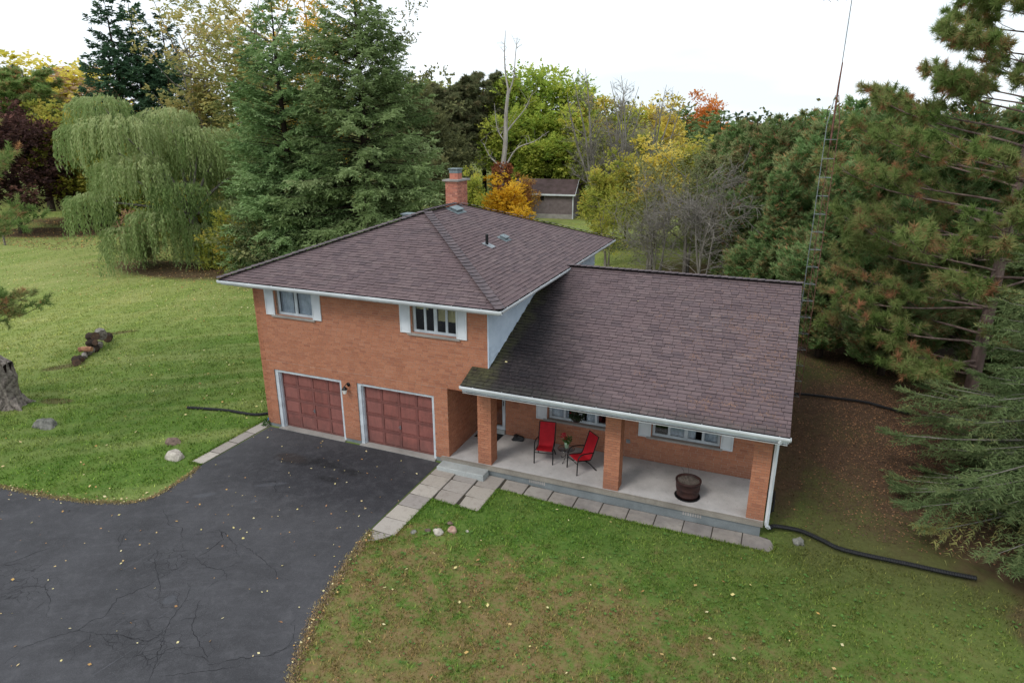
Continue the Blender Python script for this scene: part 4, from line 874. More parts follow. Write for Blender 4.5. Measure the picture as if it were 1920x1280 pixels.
mb = MB(); mb.lathe([(0, 0), (.1, 0), (.15, .13), (.155, .13), (.14, .14), (0, .13)], 16); mb.obj('pot', MAT['black'], hb)
foliage_blob('leaf_clump', hb, MAT['leafdk'], (0, 0, .21), .21, 260, .085, 6, .7); foliage_blob('bloom', hb, MAT['flower'], (-.17, .05, .22), .035, 14, .04, 7)
for k in range(3): mb = MB(); a = k*2.094; mb.tube([(.15*math.cos(a), .15*math.sin(a), .13), (0, 0, .5), (0, 0, .65)], .003, 4); mb.obj('hanger_wire', MAT['steel'], hb)
# planter barrel
bl = empty('barrel_planter', (14.40, .50, ZS), 0, label='dark brown barrel planter of dry soil on a black saucer', cat='planter')
mb = MB(); mb.lathe([(0, 0), (.34, 0), (.355, .03), (.35, .035), (.33, .012), (0, .012)], 28); mb.obj('saucer', MAT['black'], bl)
mb = MB(); prof = [(0, .02), (.285, .02), (.297, .08), (.302, .085), (.304, .105), (.301, .11), (.322, .27), (.327, .275), (.329, .295), (.326, .30), (.343, .47), (.352, .475), (.356, .525), (.34, .53), (.318, .53), (.312, .45), (0, .45)]; mb.lathe(prof, 30); mb.obj('tub', MAT['barrel'], bl)
r = random.Random(4); mb = MB(); k = 22
vs = [(0, 0, .475)]+[(q*.31*math.cos(2*math.pi*j/k), q*.31*math.sin(2*math.pi*j/k), .465+r.uniform(-.012, .022)) for q in (.33, .66, 1) for j in range(k)]
fs = [(0, 1+j, 1+(j+1) % k) for j in range(k)]+[(1+i*k+j, 1+(i+1)*k+j, 1+(i+1)*k+(j+1) % k, 1+i*k+(j+1) % k) for i in range(2) for j in range(k)]
mb.add(vs, fs); mb.obj('soil', MAT['soil'], bl)
mb = MB()
for a, q, h_ in ((1.8, .2, .34), (2.3, .24, .22), (.6, .15, .14)): mb.tube(catmull([(q*math.cos(a), q*math.sin(a), .46), (q*math.cos(a)*1.1, q*math.sin(a)*1.1+.05, .46+h_*.7), (q*math.cos(a)*1.3-.05, q*math.sin(a)*1.3+.1, .46+h_)], 4), .004, 4)
mb.obj('dead_stem', MAT['barkdark'], bl)
# doormat, dark bundle
mb = MB(); mb.add([(7.27, 1.58, 0), (8.12, 1.56, 0), (8.14, 2.05, 0), (7.3, 2.06, 0), (7.27, 1.58, .014), (8.12, 1.56, .014), (8.14, 2.05, .014), (7.3, 2.06, .014)], [(4, 5, 6, 7), (0, 1, 5, 4), (1, 2, 6, 5), (2, 3, 7, 6), (3, 0, 4, 7)])
for k in range(10): mb.box(7.31+k*.083, 7.35+k*.083, 1.62, 2.01, .0145, .019)
o = mb.obj('doormat', MAT['black'], None); o.location = (0, 0, ZS+.001); tag(o, 'black ribbed doormat in front of the entrance door', 'doormat')
def lump(name, loc, rad, m, seed, label, cat, group=None, k=14, rough=.16, rot=0., bottom=.35, freq=2.2):
    from mathutils import noise as mn
    bm = bmesh.new(); bmesh.ops.create_icosphere(bm, subdivisions=3, radius=1)
    for v in bm.verts:
        n_ = mn.noise(v.co*freq*.5+Vector((seed*3.1, 0, 0)))*rough*2+mn.noise(v.co*freq*2+Vector((0, seed, 0)))*rough*.6
        v.co *= 1+n_; v.co.z = max(v.co.z, -bottom); v.co = Vector((v.co.x*rad[0], v.co.y*rad[1], v.co.z*rad[2]))
    me = bpy.data.meshes.new(name); bm.to_mesh(me); bm.free()
    o = link(name, me, m, loc=(loc[0], loc[1], loc[2]+bottom*rad[2]*.9), rot=(0, 0, rot)); return tag(o, label, cat, group)
lump('plastic_bag', (8.72, 1.93, ZS), (.2, .13, .13), MAT['black'], 3, 'crumpled black bag lying against the porch wall left of the chairs', 'bag', rough=.3, rot=.2)
# rocks
G_ = 'rocks lying in the lawn'
lump('rock', (-7.3, -3.05, -.06), (.46, .3, .24), MAT['rockg'], 1, 'large weathered grey rock near the broken stump', 'rock', G_, rough=.22)
lump('rock', (-2.05, -2.3, -.05), (.27, .2, .14), MAT['rockb'], 2, 'low brown rock behind the pale boulder near the side path', 'rock', G_, rough=.25)
lump('rock', (-1.1, -3.05, -.05), (.31, .24, .23), MAT['rockw'], 3, 'pale rounded boulder beside the side path', 'rock', G_, rough=.16)
lump('rock', (8.58, -3.35, gzf(8.6)), (.14, .11, .11), MAT['rockw'], 4, 'white stone beside the pink stone below the square paving', 'rock', G_)
lump('rock', (8.87, -3.12, gzf(8.9)), (.12, .11, .12), MAT['rockp'], 5, 'round pinkish stone below the square paving', 'rock', G_, rough=.1)
lump('rock', (7.98, -3.6, gzf(8)), (.085, .075, .05), MAT['rockg'], 6, 'small grey stone nearest the path edge', 'rock', G_)
lump('rock', (8.28, -3.38, gzf(8.2)), (.085, .07, .05), MAT['rockb'], 7, 'small brown stone left of the white stone', 'rock', G_, rough=.3)
lump('rock', (8.68, -2.86, gzf(8.2)), (.07, .06, .05), MAT['rockb'], 9, 'small dark stone behind the pinkish stone', 'rock', G_, rough=.3)
lump('rock', (17.33, -.02, -.27), (.13, .10, .12), MAT['rockg'], 8, 'pitted grey brown stone beside the long black hose', 'rock', G_, rough=.4)
lump('rock', (9.22, -2.95, gzf(9.2)), (.05, .04, .03), MAT['rockw'], 10, 'tiny pale stone in the green grass by the paving', 'rock', G_)
# slatted black window well cover beside the right wall
wc = empty('window_well_cover', (16.45, 1.6, -.18), 0, label='black ribbed plastic cover against the right end of the porch', cat='cover')
mb = MB(); mb.tube(catmull([(.03, -.5, .02), (.17, -.5, .05), (.22, -.4, .22), (.22, 0, .3), (.22, .4, .22), (.17, .5, .05), (.03, .5, .02)], 4), .025, 6); mb.obj('cover_rim', MAT['black'], wc)
for k in range(9): mb = MB(); y = -.4+k*.1; zt = .28-.25*(y/.5)**2*.6; mb.tube([(.02, y, .30), (.14, y, zt+.03), (.22, y, zt-.05), (.23, y, .02)], .016, 5); mb.obj('rib', MAT['black'], wc)
# small blue object and sprig by the garage corner
o = MB().lathe([(0, 0), (.09, 0), (.11, .12), (.1, .13), (.09, .02), (0, .02)], 12, (-.2, .28, 0)).obj('plastic_pail', MAT['blue']); tag(o, 'small blue plastic pail at the left garage corner', 'pail')
pw = empty('weed_plant', (-.12, .0, 0), 0, label='leafy green weed growing at the left garage corner', cat='plant'); foliage_blob('leaf_clump', pw, MAT['leafg'], (0, 0, .08), .17, 140, .09, 12, .6)
# fence post far left
tag(MB().box(-47.62, -47.5, 20.06, 20.18, 0, 1.3).box(-47.64, -47.48, 20.04, 20.2, 1.3, 1.34).obj('fence_post', MAT['wood']), 'short pale post on the far left lawn', 'post')

# broken weathered stump at the left edge
from mathutils import noise as mn
def gnarl(mb, P, R, k=18, seed=0, amp=.16, mi=0):
    pts = catmull(P, 6); n = len(pts); base = len(mb.v); prev = Vector((1, 0, 0)); vs = []
    for i, p in enumerate(pts):
        t = i/(n-1)*(len(R)-1); a = int(min(t, len(R)-2)); rad = R[a]+(R[a+1]-R[a])*(t-a)
        d = (pts[min(i+1, n-1)]-pts[max(i-1, 0)]).normalized(); u = (prev-d*prev.dot(d)).normalized(); prev = u; q = d.cross(u)
        for j in range(k):
            an = 2*math.pi*j/k; rg = mn.noise(Vector((math.cos(an)*2.2, math.sin(an)*2.2, t*.5+seed)))*amp*1.6+mn.noise(Vector((math.cos(an)*7, math.sin(an)*7, t*1.2+seed)))*amp
            vs.append(p+(u*math.cos(an)+q*math.sin(an))*rad*(1+rg))
    mb.add(vs, [(i*k+j, i*k+(j+1) % k, (i+1)*k+(j+1) % k, (i+1)*k+j) for i in range(n-1) for j in range(k)], mi)
    mb.add(vs[-k:]+[sum(vs[-k:], Vector())/k-(pts[-1]-pts[-2]).normalized()*rad*.5], [(j, (j+1) % k, k) for j in range(k)], 1)
st = empty('tree_stump', (0, 0, 0), label='large hollow weathered grey tree stump broken at the left edge', cat='stump')
bx, by = -10.2, -2.4
mb = MB(); gnarl(mb, [(bx, by, -.05), (bx, by, .2), (bx-.02, by, .7), (bx-.03, by+.03, 1.15), (bx+.02, by, 1.5)], [.5, .38, .34, .37, .32], seed=1)
for a, l in ((-.2, .75), (1.1, .6), (-1.6, .6), (2.6, .6), (4.1, .6)): gnarl(mb, [(bx+.25*math.cos(a), by+.25*math.sin(a), .3), (bx+.45*math.cos(a), by+.45*math.sin(a), .1), (bx+(.45+l*.5)*math.cos(a), by+(.45+l*.5)*math.sin(a), -.04)], [.18, .12, .04], 8, a)
mb.obj('trunk', [MAT['wood'], MAT['barkdark']], st)
r = random.Random(3); mb = MB()
for k in range(12):
    a = k*.52; h_ = r.uniform(.12, .5) if k not in (0, 11) else .62; c, s = math.cos(a), math.sin(a)
    mb.add([(bx+.34*c-.09*s, by+.34*s+.09*c, 1.35), (bx+.34*c+.09*s, by+.34*s-.09*c, 1.35), (bx+.33*c, by+.33*s, 1.45+h_*.8), (bx+.27*c-.05*s, by+.27*s+.05*c, 1.35), (bx+.27*c+.05*s, by+.27*s-.05*c, 1.35)], [(0, 1, 2), (1, 4, 2), (4, 3, 2), (3, 0, 2)])
mb.obj('splinter', MAT['wood'], st, kind='stuff')
mb = MB(); gnarl(mb, [(bx+.1, by+.1, 1.5), (bx-.5, by-.05, 1.72), (bx-1.1, by-.2, 2.05), (bx-2.0, by-.5, 2.55)], [.28, .4, .46, .44], seed=5, amp=.22); mb.obj('broken_limb', [MAT['wood'], MAT['barkdark']], st)
mb = MB(); gnarl(mb, [(bx-.5, by-.15, 1.7), (bx-.62, by-.2, 1.0), (bx-.75, by-.25, .3), (bx-.8, by-.3, -.05)], [.22, .19, .2, .26], seed=8); mb.obj('prop_root', [MAT['barkpale'], MAT['barkdark']], st)

# firewood logs
LG = [(-12.62, 1.75, .15, .17, .55, .3, 0, 'dark split log at the near end of the woodpile', 0), (-12.95, 2.1, .13, .13, .4, .5, 0, 'short dark log second from the near end of the woodpile', 0), (-13.15, 2.4, .13, .13, .42, .2, 0, 'small grey log low in the middle of the woodpile', 1),
      (-13.3, 2.75, .16, .17, .4, -.2, 0, 'pale ended log low in the woodpile below the stacked ones', 1), (-13.5, 3.1, .15, .16, .4, .1, 0, 'dark grey log low at the right of the woodpile', 0), (-13.72, 3.35, .16, .17, .42, .35, 0, 'grey log under the big stacked log', 1),
      (-14.0, 3.75, .2, .22, .4, .2, 0, 'round dark log at the far right end of the woodpile', 0), (-13.05, 2.55, .4, .14, .5, 1.2, .1, 'orange wood split log leaning on the woodpile', 2), (-13.65, 2.9, .48, .15, .5, .8, .3, 'brown split log stacked in the middle of the woodpile', 0), (-13.85, 2.95, .74, .2, .42, .9, .15, 'reddish dark log on top at the left of the stack', 3), (-13.85, 3.5, .60, .25, .55, .35, .1, 'biggest grey log on top of the woodpile', 1)]
redm = simple('red_heartwood', srgb(112, 86, 72), srgb(74, 60, 54), 9, .9)
LT = [0, .12, .24, .38, .54, .7, 1.0, .3, .5, .56, .8]
rt_ = random.Random(6)
for (x, y, z, rd, ln, az, tl, lab, ty), lt in zip(LG, LT):
    x, y, z, rd, ln = -12.4-1.65*lt, 1.7+2.8*lt, z*.95, rd*.98, ln*1.2
    mb = MB(); d = Vector((math.cos(az-.9)*math.cos(tl), math.sin(az-.9)*math.cos(tl), math.sin(tl))); c = Vector((x, y, z)); pts = [c-d*ln/2, c-d*ln*.2, c+d*ln*.2, c+d*ln/2]
    mb.tube([q_+Vector((rt_.gauss(0, .02), rt_.gauss(0, .02), rt_.gauss(0, .015))) for q_ in pts], [rd*rt_.uniform(.8, 1.15) for _ in pts], 8, smooth=False)
    for i in range(len(mb.m)-2, len(mb.m)): mb.m[i] = 1
    o = mb.obj('firewood_log', [MAT['barkgrey'] if ty == 1 else MAT['barkdark'] if ty != 2 else MAT['cutwood'], MAT['cutwood'] if ty == 2 else redm if ty in (0, 3) else MAT['wood']]); tag(o, lab, 'log', 'firewood logs in the small pile on the lawn')

# lattice antenna tower
TX, TY = 17.12, 9.2
tw = empty('antenna_tower', (0, 0, 0), label='tall rusty lattice antenna tower with ladder rungs beside the right gable', cat='antenna tower')
H = 10.1; s = .19; LEGS = [(TX-s, TY-s*.58), (TX+s, TY-s*.58), (TX, TY+s*1.15)]
for k, (x, y) in enumerate(LEGS):
    mb = MB(); mb.tube([(x, y, -.2), (x, y, H), (TX+(x-TX)*.25, TY+(y-TY)*.25, H+.9)], .014, 6); mb.obj('leg', MAT['steel'] if k == 0 else MAT['rust'], tw)
z = .3; mbd = MB()
while z < H+.1:
    mb = MB()
    for a, b in ((0, 1), (1, 2), (2, 0)): mb.tube([(*LEGS[a], z), (*LEGS[b], z)], .010 if a == 0 else .007, 5)
    mb.obj('rung', MAT['steel'], tw)
    if z < H-.5:
        for a, b in ((1, 2), (2, 0)): mbd.tube([(*LEGS[a], z), (*LEGS[b], z+.62)], .006, 4)
    z += .62
mbd.obj('diagonal_brace', MAT['rust'], tw)
mb = MB(); mb.tube([(TX, TY, H-.6), (TX, TY, H+1.2), (TX+.02, TY, H+1.9)], [.03, .03, .022], 8); mb.obj('mast_sleeve', MAT['rust'], tw)
mb = MB(); mb.tube([(TX, TY, H+1.), (TX+.03, TY, 14.05)], .016, 6); mb.obj('mast', MAT['steel'], tw)
an = MB(); zc = 13.95; dv = Vector((-.86, .5, 0)); lv = Vector((.5, .86, 0)); c = Vector((TX+.03, TY, zc)); an.tube([c-dv*.5, c+dv*.85], .016, 5)
for k, t in enumerate((-.45, -.2, .1, .35, .6, .82)): p = c+dv*t; L_ = .5-.05*k; an.tube([p-lv*L_+Vector((0, 0, -.06)), p, p+lv*L_+Vector((0, 0, -.06))], .009, 4)
an.obj('antenna', MAT['steel'], tw)

# shed
sh = empty('shed', (-6.15, 54.95, 0), math.atan2(-.72, -5.35)+math.pi, label='weathered brown board shed with a low shingled roof beyond the back lawn', cat='shed')
Ls, Ds, Hs, Hr = 6.6, 4.2, 2.75, 4.15
mb = MB(); mb.box(-Ls, 0, .0, Ds, .5, Hs); mb.prism([(0, .0, Hs), (0, Ds, Hs), (0, Ds/2, Hr-.05)], (-Ls, 0, 0)); mb.obj('wall', MAT['barn'], sh)
for k in range(13): z = .5+k*.173; mb = MB(); mb.prism([(0, -.035, z), (0, -.008, z+.175), (0, .0, z+.175), (0, .0, z)][::-1], (-Ls, 0, 0)); mb.obj('siding_board', MAT['barn'], sh)
mb = MB()
for k in range(13): z = .5+k*.173; mb.prism([(.035, 0, z), (.008, 0, z+.175), (0, 0, z+.175), (0, 0, z)], (0, Ds, 0))
mb.obj('gable_boards', MAT['barn'], sh, kind='stuff')
mb = MB(); mb.box(-Ls-.03, .03, -.045, Ds, -.1, .5); mb.obj('foundation', MAT['conc'], sh)
sl = (Hr-Hs+.12)/(Ds/2+.35); rm = MB()
for sgn in (0, 1):
    for k in range(15):
        t0, t1 = k/15, (k+1)/15; f = lambda t: (-.35+(Ds/2+.35)*t, Hs-.1+(Hr-Hs+.1)*t)
        a, b = f(t0), f(t1)
        if sgn: a, b = (Ds-a[0], a[1]), (Ds-b[0], b[1])
        rm.prism([(.3, a[0], a[1]), (.3, b[0], b[1]), (.3, b[0], b[1]+.03), (.3, a[0], a[1]+.07)], (-Ls-.6, 0, 0))
rm.obj('roof', MAT['barnroof'], sh)
mb = MB(); mb.box(-Ls-.3, .3, -.40, -.36, Hs-.2, Hs-.02); mb.box(-.02, .08, -.08, .05, 0, Hs-.1); mb.box(.3, .34, -.36, -.30, Hs-.2, Hs-.02); mb.prism([(.31, -.35, Hs-.16), (.31, Ds/2, Hr-.06), (.31, Ds/2, Hr+.06), (.31, -.35, Hs-.02)], (.03, 0, 0)); mb.obj('trim', MAT['dirtywhite'], sh)
mb = MB(); mb.box(-4.0, -3.25, -.05, -.04, 1.95, 2.55); w_ = mb.obj('window', MAT['room'], sh); mb = MB(); mb.box(-4.08, -4.0, -.07, -.02, 1.9, 2.6); mb.box(-3.25, -3.17, -.07, -.02, 1.9, 2.6); mb.box(-4.0, -3.25, -.07, -.02, 1.88, 1.95); mb.obj('frame', MAT['wood'], w_)

# ================================================================== GRASS AND FALLEN LEAVES
def in_poly(P, poly):
    x, y = P[:, 0], P[:, 1]; c = np.zeros(len(P), bool); n = len(poly)
    for i in range(n):
        x1_, y1_ = poly[i]; x2_, y2_ = poly[(i+1) % n]
        with np.errstate(divide='ignore', invalid='ignore'): c ^= ((y1_ > y) != (y2_ > y)) & (x < (x2_-x1_)*(y-y1_)/(y2_-y1_+1e-12)+x1_)
    return c
def blocked(P):
    b = in_poly(P, drive)
    for a0, a1, c0, c1 in PAVED: b |= (P[:, 0] > a0) & (P[:, 0] < a1) & (P[:, 1] > c0) & (P[:, 1] < c1)
    b |= (P[:, 0] > -.02) & (P[:, 0] < W1) & (P[:, 1] > -.12) & (P[:, 1] < D1+.1)
    b |= (P[:, 0] > WG-.3) & (P[:, 0] < W2+.02) & (P[:, 1] > -.2) & (P[:, 1] < 9.95)
    return b
RG = np.random.default_rng(11)
def blades(name, P, hmin, hmax, wd, m, parent=None, lean=.6, seed=1):
    g_ = np.random.default_rng(seed); n = len(P); h_ = hmin+(hmax-hmin)*g_.random(n)**1.5; a = g_.random(n)*6.283; w_ = wd*(.5+g_.random(n)); b = g_.random(n)*6.283; ln = h_*lean*g_.random(n)*1.6
    V = np.empty((n, 3, 3)); z = gz(P[:, 0])+.003
    ux, uy = np.cos(a)*w_/2, np.sin(a)*w_/2
    V[:, 0] = np.stack([P[:, 0]-ux, P[:, 1]-uy, z], 1); V[:, 1] = np.stack([P[:, 0]+ux, P[:, 1]+uy, z], 1); V[:, 2] = np.stack([P[:, 0]+np.cos(b)*ln, P[:, 1]+np.sin(b)*ln, z+h_], 1)
    me = npmesh(name, V.reshape(-1, 3), np.arange(n*3).reshape(n, 3), g_.random(n)); return tag(link(name, me, m, parent), kind='stuff')
def scatter(n, x0_, x1_, y0_, y1_, dens=None, seed=0, allow_block=False):
    g_ = np.random.default_rng(seed); P = np.stack([x0_+(x1_-x0_)*g_.random(n), y0_+(y1_-y0_)*g_.random(n)], 1)
    if not allow_block: P = P[~blocked(P)]
    if dens is not None: P = P[g_.random(len(P)) < dens(P)]
    return P
CLN = lambda P: .55+.45*np.sin(P[:, 0]*5.1+2*np.sin(P[:, 1]*2.3))*np.sin(P[:, 1]*4.3+1.7*np.sin(P[:, 0]*1.9))
P1 = scatter(300000, 6.9, 25, -14, -.2, lambda P: CLN(P)*np.where(P[:, 0] > 19, .55, 1.)*np.clip(1.3+P[:, 1]*.045, .5, 1), 1)
blades('grass', P1, .02, .09, .022, MAT['blade'], seed=2)
P2 = scatter(330000, -26, 0, -9, 16, lambda P: CLN(P)*np.clip(1.1-(P[:, 1]+8)*.03, .35, 1), 3)
blades('grass', P2, .025, .10, .03, MAT['blade'], seed=4)
P3 = scatter(40000, 16.4, 21, -1, 13, lambda P: np.clip(1.-(P[:, 0]-16.4)*.22, .1, 1)*np.clip(1.1-P[:, 1]*.09, .1, 1)*.5, 5)
blades('grass', P3, .02, .06, .022, MAT['blade'], seed=6)
P4 = scatter(150000, -85, 8, -14, 52, lambda P: ~((P[:, 0] > -26) & (P[:, 1] < 16)), 15); blades('grass', P4, .03, .08, .05, MAT['blade'], seed=16)
wp = np.concatenate([scatter(2600, 7, 22, -13, -.9, None, 51), scatter(1800, -18, 0, -6, 12, None, 52)]); gw = np.random.default_rng(53); nr_ = 9; wr = .014+.03*gw.random(len(wp)); Bw = np.repeat(np.column_stack([wp, gz(wp[:, 0])+.03]), nr_, 0); aw = gw.random(len(Bw))*6.283
Dw = np.stack([np.cos(aw), np.sin(aw), .35+.3*gw.random(len(Bw))], 1); tag(link('lawn_weeds', npmesh('lawn_weeds', *leaf_arrays(Bw, Dw, np.tile([0, 0, 1.], (len(Bw), 1))+gw.normal(size=(len(Bw), 3))*.2, np.repeat(wr, nr_)*1.3, np.repeat(wr, nr_)*.7, gw.random(len(Bw)))), simple('weed_leaf', srgb(92, 126, 56), srgb(64, 98, 40), 5, .8)), kind='stuff')
# dry fringe where the lawn overhangs the asphalt, and ragged grass along the slabs
def along(P, n, wd, seed):
    g_ = np.random.default_rng(seed); A_ = np.array([p for p in P]); d = np.diff(A_, axis=0); L_ = np.hypot(d[:, 0], d[:, 1]); c = np.r_[0, np.cumsum(L_)]; t = g_.random(n)*c[-1]; i = np.clip(np.searchsorted(c, t)-1, 0, len(L_)-1); f = (t-c[i])/L_[i]
    return A_[i]+d[i]*f[:, None]+np.stack([-d[i, 1]/L_[i], d[i, 0]/L_[i]], 1)*(g_.normal(size=n)*wd)[:, None]
eL = [p for p in edgeLj if p[0] > -14]; eR = [p for p in edgeRj if p[1] > -16]
F1 = np.concatenate([along(eL, 9000, .05, 1), along(eR, 11000, .07, 2)])
fr = blades('dry_grass', F1, .02, .07, .03, MAT['dryblade'], seed=7)
sl_edges = [[(6.9, -4.2), (7.3, -4.4), (7.62, -4.0), (7.64, -2.03), (9.13, -2.03), (9.13, -.73), (16.7, -.73), (16.8, -.35)], [(.06, -3.1), (-.45, -3.12), (-.46, .6)]]
F2 = np.concatenate([along(p, n_, .035, 9+i) for i, (p, n_) in enumerate(zip(sl_edges, (6000, 2500)))])
blades('grass', F2, .03, .07, .025, MAT['blade'], seed=8)
def litter_mesh(name, P, size, seed, zoff=.02, cols=(0, 1), up=None):
    g_ = np.random.default_rng(seed); n = len(P); a = g_.random(n)*6.283; L_ = size*(.55+.9*g_.random(n)); W_ = L_*(.5+.4*g_.random(n)); Q = np.column_stack([P, (gz(P[:, 0])+zoff+g_.random(n)*.02) if up is None else up])
    D_ = np.stack([np.cos(a), np.sin(a), g_.normal(size=n)*.25], 1); N_ = np.stack([g_.normal(size=n)*.35, g_.normal(size=n)*.35, np.ones(n)], 1)
    V, Fq, T = leaf_arrays(Q, D_, N_, L_, W_, cols[0]+(cols[1]-cols[0])*g_.random(n)**1.2); return tag(link(name, npmesh(name, V, Fq, T), MAT['litter']), kind='stuff')
litter_mesh('fallen_leaves', np.concatenate([scatter(1500, -18, 0, -7, 16, lambda P: np.clip(.45+P[:, 0]*.02+.3*np.sin(P[:, 1]*.7), .1, 1), 21), scatter(2600, -45, -6, 10, 30, None, 22)]), .085, 1, .045, (0, .6))
litter_mesh('fallen_leaves', scatter(110, 7, 20, -12, -.8, None, 23), .085, 2, .05, (0, .6))
litter_mesh('fallen_leaves', scatter(560, -8, 8.5, -16, -.1, lambda P: in_poly(P, drive)*1., 24, True), .062, 3, .016, (0, .7))
litter_mesh('fallen_leaves', scatter(90000, 16.6, 26, .8, 17, lambda P: np.clip(((P[:, 0]-16.6)*.3), .05, 1)*np.clip((P[:, 1]+1)*.12, .05, 1), 25), .046, 4, .012, (.6, 1.25))
litter_mesh('fallen_leaves', np.concatenate([along(eL, 420, .12, 31), along(eR, 260, .1, 32)]), .05, 5, .03, (.1, .9))
litter_mesh('fallen_leaves', scatter(5000, -34, -14, 13, 24, lambda P: np.clip((P[:, 1]-13)*.08, 0, 1), 26), .11, 6, .03, (.3, 1))
litter_mesh('fallen_leaves', scatter(4000, -62, -40, 20, 34, None, 27), .14, 7, .03, (.4, 1))
Pg = np.concatenate([along(eL, 1500, .06, 41), along(eR, 2200, .06, 42)]); tag(link('gravel', npmesh('gravel', *leaf_arrays(np.column_stack([Pg, gz(Pg[:, 0])+.018]), RG.normal(size=(len(Pg), 3))*[1, 1, .1], np.tile([0, 0, 1.], (len(Pg), 1)), .02+.03*RG.random(len(Pg)), .02+.02*RG.random(len(Pg)), RG.random(len(Pg)))), MAT['rockb']), kind='stuff')
# pine needles on the lower roof
g_ = np.random.default_rng(5); n = 1500; u = 16.7-np.abs(g_.normal(size=n))*2.0-.1; ss = g_.random(n)*6.5; q = 26; cu = g_.integers(0, 60, n); ccu = 16.6-np.abs(g_.normal(size=60))*1.6-.2; ccs = .3+g_.random(60)*4.5
k = g_.random(n) < .55; u = np.where(k, ccu[cu]+g_.normal(size=n)*.12, u); ss = np.where(k, ccs[cu]+g_.normal(size=n)*.09, ss); ok = (u < 16.7) & (u > 11) & (ss > 0) & (ss < 6.6); u, ss = u[ok], ss[ok]; n = len(u)
O_ = np.array([0., yE, zE]); S_ = np.array(sv); Nv = np.array(nv); Q = O_+np.stack([u, 0*u, 0*u], 1)+ss[:, None]*S_+Nv*.022; a = g_.random(n)*6.283
D_ = np.cos(a)[:, None]*np.array([1., 0, 0])+np.sin(a)[:, None]*S_; V, Fq, T = leaf_arrays(Q, D_, np.tile(Nv, (n, 1)), 0.06+.07*g_.random(n), .005+0*u, g_.random(n))
tag(link('pine_needles', npmesh('pine_needles', V, Fq, T), simple('dry_pine_needle', srgb(184, 140, 108), srgb(156, 116, 88), 9, .9)), kind='stuff')
for (lx, ls) in ((9.0, 1.2), (10.2, .25), (12.0, 5.0), (8.55, 5.3), (3.2, -9)):
    if ls < 0: continue
    p = O_+np.array([lx, 0, 0])+ls*S_+Nv*.03; litter_mesh('fallen_leaves', p[None, :2], .11, int(lx*10), 0, (0, .2), up=p[2:3])

# ================================================================== TREES
def norm(a): return a/np.maximum(np.linalg.norm(a, axis=-1, keepdims=True), 1e-6)
def tw_leaves(B, D, TL, per, L, W, T, g, spread=.6, hang=0., flat=None):
    """leaves along twigs: B base (n,3), D dir (n,3), TL twig length (n)"""
    n = len(B); D = norm(D); t = (np.arange(per)+.5)/per; t = np.tile(t, (n, 1))+g.normal(size=(n, per))*.06
    P = B[:, None]+D[:, None]*(TL[:, None]*t)[..., None]; side = norm(np.cross(D, [0, 0, 1.])+1e-6)
    sg = np.where((np.arange(per) % 2)[None, :, None] == 0, 1., -1.); d = D[:, None]*(1-spread*.5)+side[:, None]*sg*spread+g.normal(size=(n, per, 3))*.28; d[..., 2] -= hang
    N = g.normal(size=(n, per, 3))*.55+np.array([0, 0, 1.]); k = .65+.7*g.random((n, per))
    TT = np.clip(T[:, None]+g.normal(size=(n, per))*.09, 0, 1)
    return P.reshape(-1, 3), d.reshape(-1, 3), N.reshape(-1, 3), (L*k).reshape(-1), (W*k).reshape(-1), TT.reshape(-1)
def cat(*A): return [np.concatenate(x) for x in zip(*A)]
def crown_mesh(A, name='crown', tri=False):
    if not tri: return npmesh(name, *leaf_arrays(*A))
    P, D, N, L, W, T = A; D = norm(D); S = norm(np.cross(N, D)); n = len(P); V = np.empty((n, 3, 3)); V[:, 0] = P+S*W[:, None]*.5; V[:, 1] = P-S*W[:, None]*.5; V[:, 2] = P+D*L[:, None]
    return npmesh(name, V.reshape(-1, 3), np.arange(n*3).reshape(n, 3), T)

